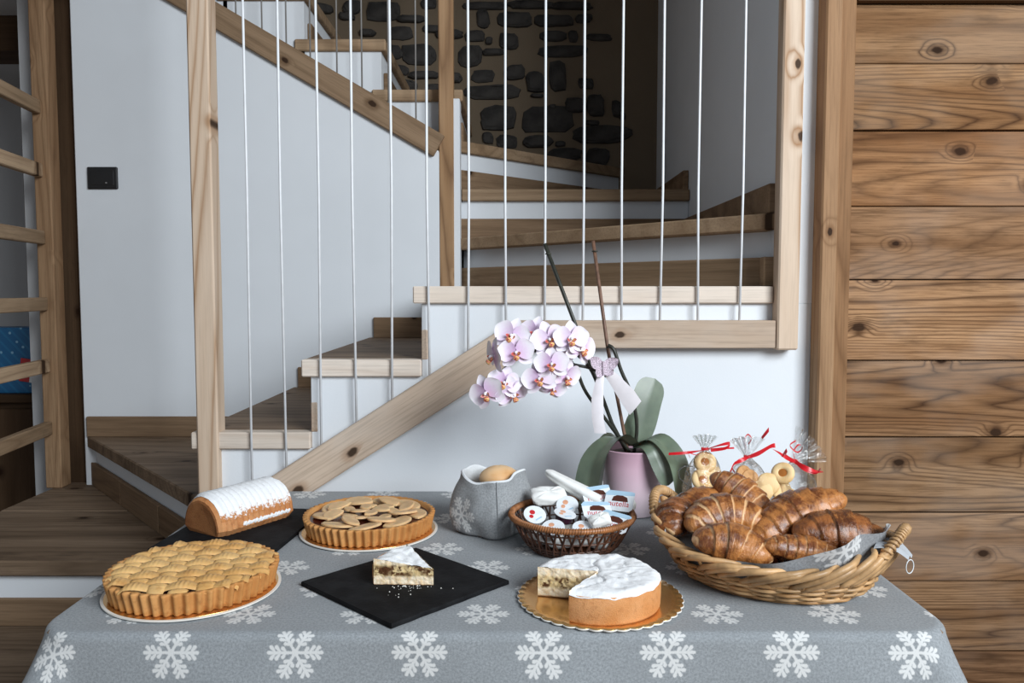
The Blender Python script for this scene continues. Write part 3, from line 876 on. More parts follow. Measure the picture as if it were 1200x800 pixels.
# ---------------------------------------------------------------- round cake with a wedge missing, and the slice
def pie(parent, R, h, a0, a1, steps, seed=0.0, sag=0.0):
    """cake sector between angles a0..a1 about the local origin"""
    def nz(x, y, k): return noise.noise(Vector((x * 38 + seed, y * 38, k)))
    A = [a0 + (a1 - a0) * i / steps for i in range(steps + 1)]
    g = G()
    zs_ = [0.0, 0.003, 0.45 * h, 0.80 * h, 0.90 * h]
    rr = [R * 0.975, R * 0.99, R, R * 0.998, R * 0.975]
    v = [(r * math.cos(a) * (1 + 0.004 * nz(math.cos(a), math.sin(a), z * 60)), r * math.sin(a) * (1 + 0.004 * nz(math.cos(a), math.sin(a), z * 60)), z) for r, z in zip(rr, zs_) for a in A]
    n = len(A)
    f = [(k * n + i, k * n + i + 1, (k + 1) * n + i + 1, (k + 1) * n + i) for k in range(4) for i in range(n - 1)]
    v.append((0, 0, 0))
    f += [(len(v) - 1, i + 1, i) for i in range(n - 1)]
    g.add(v, f).obj('side_crust', M['cakecrust'], parent, smooth=True)
    # sugared, gently cracked top
    g = G()
    nr = 22
    v, f = [], []
    for i, a in enumerate(A):
        for k in range(nr + 1):
            r = R * 0.998 * k / nr
            x, y = r * math.cos(a), r * math.sin(a)
            edge = max(0, (k / nr - 0.86) / 0.14)
            z = h * (1 - sag * (1 - k / nr)) + 0.0030 * nz(x, y, 3) + 0.0022 * nz(x * 2.6, y * 2.6, 5) - 0.0065 * edge ** 2
            crack = abs(nz(x * 0.55, y * 0.55, 9))
            z -= 0.0035 * max(0, 1 - crack / 0.05) * (1 - edge)
            v.append((x, y, z + 0.001))
    m = nr + 1
    for i in range(len(A) - 1):
        for k in range(nr):
            f.append((i * m + k, i * m + k + 1, (i + 1) * m + k + 1, (i + 1) * m + k))
    b = len(v)
    g.add(v, f).obj('sugared_top', M['sugar_flat'], parent, smooth=True)
    for a, sgn in ((a0, 1), (a1, -1)):
        g = G()
        nx, nzv = 46, 24
        def fn(i, j):
            r = R * 0.985 * i
            z = j * h * (1 - sag * (1 - i))
            d = 0.0018 * noise.noise(Vector((r * 190, z * 190, a))) + 0.0016 * noise.noise(Vector((r * 70, z * 70, a + 4)))
            d *= min(1, i * 8) * min(1, (1 - i) * 8)
            t = a + PI / 2
            return (r * math.cos(a) + d * math.cos(t), r * math.sin(a) + d * math.sin(t), z + 0.0006)
        g.grid(fn, nx, nzv)
        g.obj('cut_face', M['crumb'], parent, smooth=True)

card('round gold card with scalloped white edge under the cut cake', 0.143, 1.266, 0.133, 0.028, 320)
ck = thing('round_cake', 'round sugar-dusted cake with one wedge cut out, on a scalloped gold card', 'cake', (0.137, 1.243, ZB + 0.0008))
pie(ck, 0.099, 0.047, math.radians(238), math.radians(238 + 290), 120)
sl = thing('cake_slice', 'single cut wedge of sugar-dusted cake on the black slate', 'cake slice', (-0.131, 1.301, ZS))
pie(sl, 0.102, 0.044, math.radians(124), math.radians(178), 30, 7.0, 0.38)
rs = random.Random(5)
gc = G()
for k in range(45):
    a, r = rs.uniform(0, 2 * PI), abs(rs.gauss(0, 0.035))
    x, y, s = -0.178 + r * math.cos(a), 1.301 - abs(r * math.sin(a)) * 0.8 - 0.004, rs.uniform(0.0005, 0.0014)
    gc.add([(x + s, y, ZS + s * 0.7), (x - s, y, ZS + s * 0.7), (x, y + s, ZS + s * 0.7), (x, y - s, ZS + s * 0.7), (x, y, ZS + s * 1.7), (x, y, ZS - 0.0001)],
           [(0, 2, 4), (2, 1, 4), (1, 3, 4), (3, 0, 4), (2, 0, 5), (1, 2, 5), (3, 1, 5), (0, 3, 5)])
cr = gc.obj('crumbs', M['cardwhite'])
cr['kind'] = 'stuff'
tag(cr, 'tiny pale crumbs scattered on the slate around the cake slice', 'crumbs')

# ---------------------------------------------------------------- cloth pouch with a bread roll
M['pouch'] = snow_cloth('pouch_cloth', (0.30, 0.31, 0.32), 2.0, 2.0, 0.036, 0.0, 0.042)
M['lining'] = plain('pale_lining_cloth', (0.66, 0.68, 0.70), 0.95, 0.06, 40, 0.4, 300)
pc = thing('bread_pouch', 'grey cloth pouch with pale lining and one white snowflake beside the apple tart', 'cloth pouch', (-0.040, 1.640, TZ + 0.0015), (0, 0, math.radians(-37)))
def pouch_r(a, v):
    ex = 5.0 - 2.4 * v
    k = (abs(math.cos(a)) ** ex + abs(math.sin(a)) ** ex) ** (-1 / ex)
    half = 0.066 + 0.010 * math.sin(PI * min(1, v * 1.15)) - 0.004 * v
    return half * k
def pouch_pt(a, z, v, inset=0.0):
    w = 0.0045 * noise.noise(Vector((math.cos(a) * 2.2, math.sin(a) * 2.2, z * 26))) + 0.003 * math.sin(5 * a + z * 40) * v
    r = pouch_r(a, v) + w - inset
    return (r * math.cos(a), r * math.sin(a), z)
H = 0.117
def rimz(a): return H + 0.008 * math.sin(a * 2 + 0.9) + 0.003 * math.sin(5 * a)
nseg = 96
g = G()
uvs = []
def pf(i, j):
    a = 2 * PI * i
    z = rimz(a) * j
    if j == 0:
        p = pouch_pt(a, 0, 0, 0.006)
    else:
        p = pouch_pt(a, z, j)
    uvs.append(((i - 0.70) * 0.50, z))
    return p
g.grid(pf, nseg, 26, wrap_u=True)
g.f.append(tuple(reversed(range(nseg))))
g.obj('pouch_body', M['pouch'], pc, smooth=True, uvfn=lambda k: uvs[k])
def li(i, j):
    a = 2 * PI * i
    if j < 0.35:
        s = j / 0.35
        return pouch_pt(a, rimz(a) + 0.0035 * math.sin(PI * s), 1, -0.0005 + 0.0065 * s)
    s = (j - 0.35) / 0.65
    return pouch_pt(a, rimz(a) - 0.075 * s, 1 - 0.4 * s, 0.006)
G().grid(li, nseg, 18, wrap_u=True).obj('lining', M['lining'], pc, smooth=True)
a = math.radians(-45)
G().tube([Vector(pouch_pt(a, 0.004 + H * 0.95 * k / 20, k / 20, -0.0008)) for k in range(21)], 0.0012, 5).obj('seam', M['pouch'], pc, smooth=True, uvfn=lambda k: (0.4, 0.3))

M['bread'] = crust_mat('bread_roll_crust', (0.78, 0.55, 0.33), (0.66, 0.36, 0.15), (0.50, 0.24, 0.08), 30, 0.25, 0.5)
def roll(label, x, y, z, s, rz):
    def fn(i, j):
        a, b = 2 * PI * i, -PI / 2 + PI * j
        r = 1 + 0.05 * noise.noise(Vector((math.cos(a) * 1.4, math.sin(a) * 1.4, b + x * 9)))
        zz = math.sin(b)
        return (1.18 * s * r * math.cos(b) * math.cos(a), s * 0.95 * r * math.cos(b) * math.sin(a), s * (0.72 if zz > 0 else 0.5) * zz * r)
    o = G().grid(fn, 40, 22, wrap_u=True).obj('bread_roll', M['bread'], None, (x, y, z), (0, 0, rz), smooth=True)
    return tag(o, label, 'bread roll')
roll('smooth golden bread roll on top inside the grey cloth pouch', -0.026, 1.640, 0.860, 0.036, 0.3)
roll('pale bread roll half hidden lower in the grey cloth pouch', -0.052, 1.652, 0.795, 0.040, 1.2)

# ---------------------------------------------------------------- dark wicker bowl
M['wick_dark'] = plain('dark_brown_cane', (0.085, 0.032, 0.016), 0.38, 0.35, 50, 0.2, 200)
M['wick_rim'] = plain('reddish_cane_rim', (0.33, 0.135, 0.05), 0.38, 0.3, 60, 0.3, 250)
BX, BY = 0.117, 1.527
BO = Vector((0.004, -0.025, 0.0))
wb = thing('wicker_bowl', 'dark brown open-weave cane bowl filled with breakfast portions', 'bowl', (BX, BY, TZ + 0.0015))
RB, RR, HB = 0.082, 0.118, 0.064
def bowl_r(v): return RB + (RR - RB) * v ** 0.75
N_ST = 40
for d in (1, -1):
    for k in range(N_ST):
        pts = []
        for i in range(9):
            v = i / 8
            a = 2 * PI * k / N_ST + d * 0.16 * v
            r = bowl_r(v) + d * 0.0012
            pts.append((r * math.cos(a), r * math.sin(a), 0.004 + (HB - 0.004) * v))
        G().tube(pts, 0.0022, 5).obj('cane_strand', M['wick_dark'], wb, smooth=True)
for v in (0.02, 0.12, 0.22, 0.5, 0.78):
    r = bowl_r(v)
    G().tube([(r * math.cos(2 * PI * i / 72), r * math.sin(2 * PI * i / 72), 0.004 + (HB - 0.004) * v) for i in range(72)], 0.0024 if v < 0.3 else 0.0015, 6, closed=True).obj('hoop', M['wick_dark'], wb, smooth=True)
G().lathe([(RB, 0.0), (RB + 0.001, 0.004), (RB * 0.5, 0.005), (0.004, 0.005)], 48, None, True, True).obj('base', M['wick_dark'], wb)
pts = []
for i in range(72):
    a = 2 * PI * i / 72
    pts.append((RR * math.cos(a), RR * math.sin(a), HB))
G().tube(pts, 0.0055, 8, closed=True).obj('rim', M['wick_rim'], wb, smooth=True)
pts = []
turns = 150
for i in range(turns * 6):
    t = i / 6
    a = 2 * PI * t / turns
    b = 2 * PI * t
    rr = RR + 0.0058 * math.cos(b)
    pts.append((rr * math.cos(a), rr * math.sin(a), HB + 0.0058 * math.sin(b)))
G().tube(pts, 0.0012, 4, closed=True).obj('rim_binding', M['wick_rim'], wb, smooth=True)

# contents
M['foil'] = plain('white_foil_lid', (0.78, 0.82, 0.86), 0.35, 0.05, 80, 0.3, 60)
M['foil_blue'] = plain('pale_blue_print', (0.42, 0.60, 0.75), 0.4, 0.05)
M['tub'] = plain('clear_white_tub', (0.72, 0.74, 0.76), 0.25, 0.03)
M['cocoa'] = plain('cocoa_brown_print', (0.085, 0.022, 0.012), 0.4, 0.1)
M['redprint'] = plain('red_print', (0.55, 0.02, 0.025), 0.4, 0.05)
M['peachprint'] = plain('peach_print', (0.72, 0.36, 0.22), 0.4, 0.15)
M['whiteprint'] = plain('white_print', (0.85, 0.85, 0.85), 0.5, 0.02)
M['paper'] = plain('white_paper', (0.82, 0.82, 0.80), 0.85, 0.04, 40, 0.5, 90)
M['darkjam'] = plain('dark_jam_tub', (0.035, 0.008, 0.02), 0.2, 0.2)

def text_mesh(body, size, mat):
    cu = bpy.data.curves.new('lettering', 'FONT')
    cu.body = body
    cu.size = size
    cu.extrude = 0.0001
    cu.align_x, cu.align_y = 'CENTER', 'CENTER'
    tmp = bpy.data.objects.new('lettering', cu)
    me = bpy.data.meshes.new_from_object(tmp)
    bpy.data.objects.remove(tmp)
    me.materials.clear()
    me.materials.append(mat)
    return me

def eul(rx, ry, rz):
    return (Matrix.Rotation(math.radians(rz), 3, 'Z') @ Matrix.Rotation(math.radians(rx), 3, 'X') @ Matrix.Rotation(math.radians(ry), 3, 'Y')).to_euler()

letters = text_mesh('nutella', 0.0160, M['redprint'])
def spread_portion(label, loc, rot):
    t = thing('spread_portion', label, 'spread portion', BO + Vector(loc), eul(*rot), 'foil-lidded spread portions in the bowl')
    hw, hd = 0.029, 0.021
    def rr(s, ins):
        return [(x * (hw - ins) - math.copysign(c[0], x), y * (hd - ins) - math.copysign(c[1], y)) for x, y, c in
                ((1, -1, (0, .006)), (1, 1, (0, .006)), (1, 1, (.006, 0)), (-1, 1, (.006, 0)), (-1, 1, (0, .006)), (-1, -1, (0, .006)), (-1, -1, (.006, 0)), (1, -1, (.006, 0)))]
    g = G()
    lo, hi = rr(0, 0.006), rr(0, 0.002)
    v = [(x, y, -0.013) for x, y in lo] + [(x, y, 0) for x, y in hi]
    g.add(v, [tuple(reversed(range(8)))] + [(i, (i + 1) % 8, 8 + (i + 1) % 8, 8 + i) for i in range(8)] + [tuple(range(8, 16))])
    g.obj('tub', M['tub'], t)
    lid = G().prism(rr(0, 0.0), 0.0, 0.0009).obj('lid', M['foil'], t)
    G().prism([(-hw, 0.010), (hw, 0.013), (hw, 0.019), (hw - 0.006, 0.021), (-hw + 0.006, 0.021), (-hw, 0.015)], 0.0009, 0.0011).obj('blue_print', M['foil_blue'], lid)
    G().prism([(-0.015, -0.001), (0.018, -0.001), (0.015, 0.008), (0.006, 0.0115), (-0.006, 0.0115), (-0.013, 0.008)], 0.0009, 0.0012).obj('brown_print', M['cocoa'], lid)
    place('lettering', letters, lid, (0.0, -0.0065, 0.0011))
    return t
spread_portion('spread portion standing highest against the bowl rim beside the pink pot', (0.206, 1.562, 0.838), (52, 0, -24))
spread_portion('spread portion leaning on the white napkin at the back of the bowl', (0.166, 1.592, 0.842), (40, -8, 14))
spread_portion('spread portion lying flatter in the middle of the bowl', (0.160, 1.535, 0.827), (34, 4, 8))
spread_portion('spread portion half under the torn white paper packet', (0.188, 1.500, 0.815), (40, 10, -34))

def jam_portion(label, loc, rot, dark=False, fruit='peachprint'):
    t = thing('jam_portion', label, 'jam portion', BO + Vector(loc), eul(*rot), 'round jam portions in the bowl')
    G().lathe([(0.016, -0.014), (0.0185, -0.001), (0.0215, 0.0)], 28, None, True, True).obj('tub', M['darkjam'] if dark else M['tub'], t, smooth=False)
    lid = G().lathe([(0.0218, 0.0), (0.0218, 0.0008)], 28, None, True, True).obj('lid', M['foil'], t)
    for q, (bx_, by_, br_) in enumerate(((-0.004, 0.006, 0.0055), (-0.008, -0.004, 0.0042))):
        G().lathe([(br_, 0.0), (br_, 0.0003)], 14, None, True, True).obj('berry_print', M[fruit], lid, (bx_, by_, 0.0008))
    G().box(-0.006, 0.009, -0.0015, 0.0015, 0, 0.0003).obj('blue_print', M['foil_blue'], lid, (0.004, -0.011, 0.0008), (0, 0, 0.5))
jam_portion('round jam portion with red berry print at the bowl rim nearest the cloth pouch', (0.040, 1.530, 0.820), (34, 0, 14), False, 'redprint')
jam_portion('round dark jam portion lying on its side in the bowl', (0.098, 1.530, 0.822), (10, 12, 0), True)
jam_portion('round jam portion tucked low behind the front bowl rim', (0.073, 1.488, 0.808), (24, 0, -10))
jam_portion('round jam portion in the middle behind the dark jam portion', (0.105, 1.570, 0.828), (38, 0, -6))
jam_portion('round jam portion low behind the bowl rim beside the torn paper packet', (0.130, 1.482, 0.808), (22, 0, 10))

def packet(label, loc, rot, l, w, h, seed):
    def fn(i, j):
        a, b = 2 * PI * i, -PI / 2 + PI * j
        ca, sa, cb, sb = math.cos(a), math.sin(a), math.cos(b), math.sin(b)
        pw = lambda c, e: math.copysign(abs(c) ** e, c)
        k = 1 + 0.16 * noise.noise(Vector((ca * 2 + seed, sa * 2, sb * 2)))
        return (l * pw(cb, .5) * pw(ca, .45) * k, w * pw(cb, .5) * pw(sa, .45) * k, h * pw(sb, .7) * (1 + 0.3 * noise.noise(Vector((ca * 3, sa * 3 + seed, 1)))))
    o = G().grid(fn, 28, 14, wrap_u=True).obj('paper_packet', M['paper'], None, BO + Vector(loc), eul(*rot), smooth=True)
    return tag(o, label, 'paper packet', 'white paper packets in the bowl')
packet('plump white paper packet by the rim next to the cloth pouch', (0.070, 1.602, 0.838), (24, 0, 8), 0.036, 0.022, 0.012, 1)
packet('small torn white paper packet at the front of the bowl', (0.160, 1.486, 0.822), (30, -18, 20), 0.020, 0.013, 0.010, 4)
packet('white paper packet wedged behind the spread portions', (0.215, 1.600, 0.822), (30, 20, -10), 0.030, 0.020, 0.010, 9)
packet('white paper packet lying at the bottom of the bowl', (0.100, 1.540, 0.775), (0, 0, 10), 0.050, 0.040, 0.014, 12)
packet('white paper packet underneath the spread portions in the bowl', (0.170, 1.545, 0.778), (8, -8, 60), 0.045, 0.030, 0.016, 15)
packet('white paper packet under the berry-printed portion in the bowl', (0.060, 1.530, 0.780), (6, 8, 100), 0.040, 0.030, 0.016, 18)
def nap(i, j):
    s = i
    a = 2 * PI * j
    r = 0.010 + 0.012 * s + 0.003 * math.sin(3 * a + 1)
    r *= min(1, 0.55 + s * 6)
    return (0.125 * s - 0.03, r * math.cos(a), r * 0.75 * math.sin(a))
g = G().grid(nap, 24, 20)
tag(g.obj('rolled_napkin', M['paper'], None, (0.095, 1.600, 0.868), (0.2, 0.44, -0.35), smooth=True), 'white rolled paper napkin sticking out at the back of the bowl', 'napkin')

# ---------------------------------------------------------------- orchid in a pink pot
def pot_mat():
    t = NT('pink_glazed_pot')
    o = t.obj()
    z = t.n('ShaderNodeSeparateXYZ', {0: o}).outputs[2]
    c = t.mix(t.ramp(z, 0.0, 0.15), (0.84, 0.70, 0.77), (0.74, 0.47, 0.58))
    return t.fin(c, 0.22, 0.5, Coat_Weight=0.5)
M['pot'] = pot_mat()
M['soil'] = plain('dark_bark', (0.05, 0.025, 0.02), 0.9, 0.5, 60, 0.9, 80)
def leaf_mat():
    t = NT('orchid_leaf')
    o = t.obj()
    c = t.mix(t.ramp(t.noise(o, 20, 3), 0.3, 0.7), (0.10, 0.135, 0.095), (0.155, 0.20, 0.14))
    return t.fin(c, 0.35, 0.5, Subsurface_Weight=0.05)
M['leafm'] = leaf_mat()
M['stem'] = plain('dark_green_stem', (0.026, 0.027, 0.020), 0.45, 0.3, 60)
M['stake'] = plain('brown_stake', (0.16, 0.085, 0.055), 0.5, 0.25, 90)
def petal_mat():
    t = NT('orchid_petal')
    at_ = t.n('ShaderNodeAttribute', attribute_name='tone').outputs['Fac']
    o = t.obj()
    vein = t.noise(o, 160, 3, 0.7)
    f = t.math('ADD', at_, t.math('MULTIPLY', t.math('SUBTRACT', vein, 0.5), 0.35))
    r = t.rnd()
    c = t.mix(t.ramp(f, 0.0, 1.0), (0.90, 0.86, 0.92), t.mix(r, (0.66, 0.44, 0.68), (0.80, 0.66, 0.82)))
    return t.fin(c, 0.5, 0.3, Subsurface_Weight=0.25, Subsurface_Radius=(0.01, 0.008, 0.01))
M['petal'] = petal_mat()
def lip_mat():
    t = NT('orchid_lip')
    o = t.obj()
    n1 = t.noise(o, 260, 3, 0.7)
    c = t.mix(t.ramp(n1, 0.42, 0.55), (0.88, 0.55, 0.20), (0.55, 0.06, 0.10))
    return t.fin(c, 0.4, 0.4)
M['lip'] = lip_mat()
M['satin'] = plain('white_satin_ribbon', (0.84, 0.80, 0.84), 0.35, 0.04)
M['glitter'] = plain('lilac_glitter', (0.55, 0.45, 0.53), 0.35, 0.5, 500, 0.8, 600)

OX, OY, OZ = 0.270, 1.770, TZ + 0.0015
orc = thing('potted_orchid', 'flowering pale lilac orchid in a pink pot with two brown stakes', 'potted plant', (OX, OY, OZ))
def W(x, y, z): return (x - OX, y - OY, z - OZ)
G().lathe([(0.055, 0.0), (0.059, 0.003), (0.063, 0.05), (0.070, 0.11), (0.0745, 0.146), (0.076, 0.148), (0.0735, 0.149), (0.068, 0.13), (0.064, 0.10)], 64, None).obj('pot', M['pot'], orc, smooth=True)
G().lathe([(0.0685, 0.128), (0.045, 0.136), (0.02, 0.139), (0.003, 0.140)], 32, lambda r, z, a, k: r, False, True).obj('bark', M['soil'], orc, smooth=True)

def leaf(spine, width, side, crease=0.18, n=22, th=0.0014):
    P = [Vector(p) for p in spine]
    def cat(t):
        m = len(P) - 1
        k = min(int(t * m), m - 1)
        u = t * m - k
        p0, p1, p2, p3 = P[max(k - 1, 0)], P[k], P[k + 1], P[min(k + 2, m)]
        return 0.5 * ((2 * p1) + (p2 - p0) * u + (2 * p0 - 5 * p1 + 4 * p2 - p3) * u * u + (3 * p1 - p0 - 3 * p2 + p3) * u ** 3)
    g = G()
    rows = []
    side = Vector(side)
    for i in range(n + 1):
        t = i / n
        c = cat(t)
        T = (cat(min(1, t + 0.02)) - cat(max(0, t - 0.02))).normalized()
        s = (side - T * side.dot(T)).normalized()
        nn = T.cross(s)
        w = width * (0.35 + 0.65 * math.sin(PI * min(1, 0.12 + t * 0.62))) * (1 - max(0, (t - 0.80) / 0.20) ** 2.2) ** 0.5 + 0.0005
        rows.append([c + s * w * q + nn * (abs(q) * w * crease) for q in (-1, -0.6, -0.2, 0, 0.2, 0.6, 1)])
    v = [p for r in rows for p in r]
    m = 7
    f = [(i * m + k, i * m + k + 1, (i + 1) * m + k + 1, (i + 1) * m + k) for i in range(n) for k in range(m - 1)]
    b = len(v)
    v2 = [p - Vector((0, 0, th)) for p in v]
    g.add(v + v2, f + [tuple(b + q for q in reversed(x)) for x in f])
    return g.obj('leaf', M['leafm'], orc, smooth=True)
z0 = 0.905
leaf([W(0.268, 1.755, z0), W(0.225, 1.715, 0.930), W(0.178, 1.690, 0.890), W(0.160, 1.680, 0.82), W(0.163, 1.675, 0.775)], 0.030, (0.75, -0.6, 0.2))
leaf([W(0.262, 1.765, z0), W(0.225, 1.760, 0.925), W(0.198, 1.750, 0.885), W(0.186, 1.745, 0.80), W(0.190, 1.740, 0.765)], 0.026, (0.5, -0.85, 0))
leaf([W(0.278, 1.755, z0), W(0.315, 1.715, 0.928), W(0.350, 1.690, 0.890), W(0.362, 1.675, 0.83), W(0.360, 1.670, 0.785)], 0.027, (0.75, 0.6, 0.2))
leaf([W(0.275, 1.750, z0), W(0.298, 1.700, 0.915), W(0.318, 1.685, 0.875), W(0.335, 1.680, 0.835)], 0.020, (0.8, 0.3, 0.5))
leaf([W(0.272, 1.77, z0), W(0.290, 1.775, 0.94), W(0.305, 1.785, 1.00), W(0.325, 1.80, 1.050)], 0.036, (0.95, 0.2, -0.15), 0.12)
leaf([W(0.266, 1.765, z0), W(0.262, 1.765, 0.935), W(0.275, 1.77, 0.975)], 0.014, (0.9, -0.3, 0.1))

G().tube([W(0.262, 1.765, 0.88), W(0.222, 1.75, 0.955), W(0.150, 1.735, 1.145), W(0.070, 1.72, 1.350)], 0.0044, 7).obj('stake', M['stem'], orc, smooth=True)
G().tube([W(0.260, 1.755, 0.88), W(0.252, 1.755, 0.92), W(0.211, 1.75, 1.12), W(0.177, 1.75, 1.358)], 0.0040, 7).obj('stake', M['stake'], orc, smooth=True)
def stem(pts, r=0.0028):
    P = [Vector(W(*p)) for p in pts]
    out = []
    for k in range(len(P) - 1):
        p0, p1, p2, p3 = P[max(k - 1, 0)], P[k], P[k + 1], P[min(k + 2, len(P) - 1)]
        for u in (0, .2, .4, .6, .8):
            out.append(0.5 * ((2 * p1) + (p2 - p0) * u + (2 * p0 - 5 * p1 + 4 * p2 - p3) * u * u + (3 * p1 - p0 - 3 * p2 + p3) * u ** 3))
    out.append(P[-1])
    G().tube(out, r * 1.3, 7).obj('stem', M['stem'], orc, smooth=True)
stem([(0.270, 1.75, 0.885), (0.276, 1.745, 0.95), (0.262, 1.735, 1.02), (0.238, 1.73, 1.075), (0.222, 1.73, 1.12), (0.210, 1.735, 1.13)], 0.0032)
stem([(0.252, 1.73, 1.045), (0.205, 1.70, 1.065), (0.165, 1.685, 1.085), (0.125, 1.68, 1.095), (0.070, 1.68, 1.12), (0.02, 1.68, 1.115), (-0.03, 1.67, 1.07)], 0.0026)
stem([(0.262, 1.755, 0.89), (0.215, 1.73, 0.955), (0.160, 1.70, 1.03), (0.140, 1.69, 1.075), (0.125, 1.69, 1.10)], 0.0030)
stem([(0.190, 1.70, 1.03), (0.165, 1.69, 1.085), (0.130, 1.685, 1.12), (0.090, 1.685, 1.15), (0.03, 1.685, 1.15), (-0.02, 1.68, 1.125)], 0.0024)
for x, y, z in ((0.070 + 0.008, 1.722, 1.328), (0.181, 1.75, 1.335), (0.213, 1.742, 1.125)):
    c = Vector(W(x, y, z))
    G().tube([c + Vector((0.0055 * math.cos(q), 0.0055 * math.sin(q), 0)) for q in [2 * PI * i / 12 for i in range(12)]], 0.0016, 5, closed=True).obj('clip', M['stem'], orc, smooth=True)

# flowers
def petal_geo(l, w, ang, cup, tilt, z=0.0):
    g = G()
    tn = []
    def fn(i, j):
        u = -1 + 2 * i
        wid = w * math.sin(PI * min(0.98, 0.10 + 0.80 * j)) ** 0.75
        x = u * wid
        y = 0.002 + l * j * (1 - 0.10 * u * u * j)
        zz = z + cup * (abs(u) ** 2) * wid * 0.7 + tilt * l * j * j - 0.0015 * math.sin(PI * j)
        tn.append(max(0.0, 0.95 - 1.15 * j) + 0.12 * (1 - abs(u)))
        c, s = math.cos(ang - PI / 2), math.sin(ang - PI / 2)
        return (x * c - y * s, x * s + y * c, zz)
    g.grid(fn, 7, 8)
    g.tone = tn
    return g
def merge(gs):
    r = G()
    for q in gs:
        r.add(q.v, q.f, q.tone)
    return r
sep = merge([petal_geo(0.037, 0.0135, math.radians(a), 0.3, -0.10) for a in (90, 218, 322)]).mesh('flower', M['petal'], True)
pet = [petal_geo(0.038, 0.0225, math.radians(a), 0.25, -0.02, 0.0025).mesh('petal', M['petal'], True) for a in (14, 166)]
lg = G()
lg.grid(lambda i, j: (0.0065 * math.sin(PI * j) * math.cos(2 * PI * i), -0.006 - 0.011 * j + 0.004 * math.sin(PI * j) * math.sin(2 * PI * i), 0.004 + 0.012 * math.sin(PI * j * 0.8) + 0.003 * math.sin(2 * PI * i)), 12, 8, wrap_u=True)
for sx in (-1, 1):
    lg.grid(lambda i, j: (sx * (0.002 + 0.008 * j), -0.004 + 0.008 * (i - 0.5) * math.sin(PI * (0.15 + 0.8 * j)) + 0.002 * j, 0.005 + 0.008 * j), 5, 6)
lipm = lg.mesh('lip', M['lip'], True)
colm = G().tube([(0, 0.001, 0.002), (0, 0, 0.010), (0, -0.002, 0.013)], [0.003, 0.0032, 0.002], 8).mesh('column', M['petal'], True)
rf_ = random.Random(21)
flowers = [(0.000, 1.155, 1.66, -0.2, 0.25), (0.009, 1.122, 1.645, -0.1, 0.05), (-0.036, 1.113, 1.66, -1.2, -0.1), (0.076, 1.148, 1.655, 0.15, 0.1), (0.122, 1.150, 1.645, 0.1, 0.1),
           (0.095, 1.120, 1.675, 0.3, 0.4), (0.082, 1.098, 1.640, -0.1, 0.1), (0.057, 1.067, 1.645, -0.15, 0.1), (-0.016, 1.057, 1.655, -0.05, 0.25), (-0.052, 1.037, 1.650, -0.4, -0.1),
           (0.000, 1.036, 1.660, 0.5, -0.4), (0.086, 1.046, 1.660, 0.2, -0.5), (0.112, 1.070, 1.665, 0.6, -0.3), (0.143, 1.130, 1.660, 0.7, 0.0), (0.050, 1.160, 1.680, -0.3, 0.3)]
for x, z, y, yaw, pitch_ in flowers:
    d = Vector((math.sin(yaw), -math.cos(yaw), pitch_)).normalized()
    q = d.to_track_quat('Z', 'Y')
    e = (q.to_matrix() @ Matrix.Rotation(rf_.uniform(-0.45, 0.45), 3, 'Z')).to_euler()
    fl = place('flower', sep, orc, W(x, y, z), e)
    s = 0.78 if z < 1.05 and x > 0.02 else rf_.uniform(0.95, 1.08)
    fl.scale = (s, s, s)
    for m in pet:
        place('petal', m, fl)
    place('lip', lipm, fl)
    place('column', colm, fl)
    back_ = Vector(W(x, y, z)) - d * 0.03 + Vector((0.012, 0, 0.006))
    G().tube([Vector(W(x, y, z)) - d * 0.002, Vector(W(x, y, z)) - d * 0.018, back_], 0.0013, 5).obj('flower_stalk', M['stem'], orc, smooth=True)
# butterfly and ribbons tied to the stem
bf = G()
for ang, l, w in ((0.5, 0.034, 0.013), (2.5, 0.034, 0.013), (-0.6, 0.022, 0.010), (-2.3, 0.022, 0.010)):
    p = petal_geo(l, w, ang, 0.2, 0.25)
    bf.add(p.v, p.f)
bf.tube([(0, -0.015, 0.002), (0, 0.015, 0.002)], 0.002, 6)
bf.obj('butterfly_ornament', M['glitter'], orc, W(0.192, 1.672, 1.086), (math.radians(80), 0, 0.2))
def ribbon(pts, w, side):
    P = [Vector(W(*p)) for p in pts]
    s = Vector(side).normalized()
    n = len(P)
    g = G()
    v = []
    for i, p in enumerate(P):
        ww = w * (0.45 + 0.55 * min(1, i / 2))
        v += [p - s * ww, p + Vector((0, -0.003, 0)), p + s * ww]
    g.add(v, [(i * 3 + k, i * 3 + k + 1, i * 3 + k + 4, i * 3 + k + 3) for i in range(n - 1) for k in (0, 1)])
    return g.obj('ribbon', M['satin'], orc, smooth=True)
ribbon([(0.190, 1.676, 1.080), (0.184, 1.670, 1.055), (0.180, 1.668, 1.02), (0.181, 1.668, 0.98), (0.187, 1.670, 0.948)], 0.0125, (1, -0.2, 0))
ribbon([(0.200, 1.676, 1.080), (0.222, 1.690, 1.055), (0.250, 1.705, 1.02), (0.268, 1.715, 0.995)], 0.020, (0.6, -0.2, 0.8))

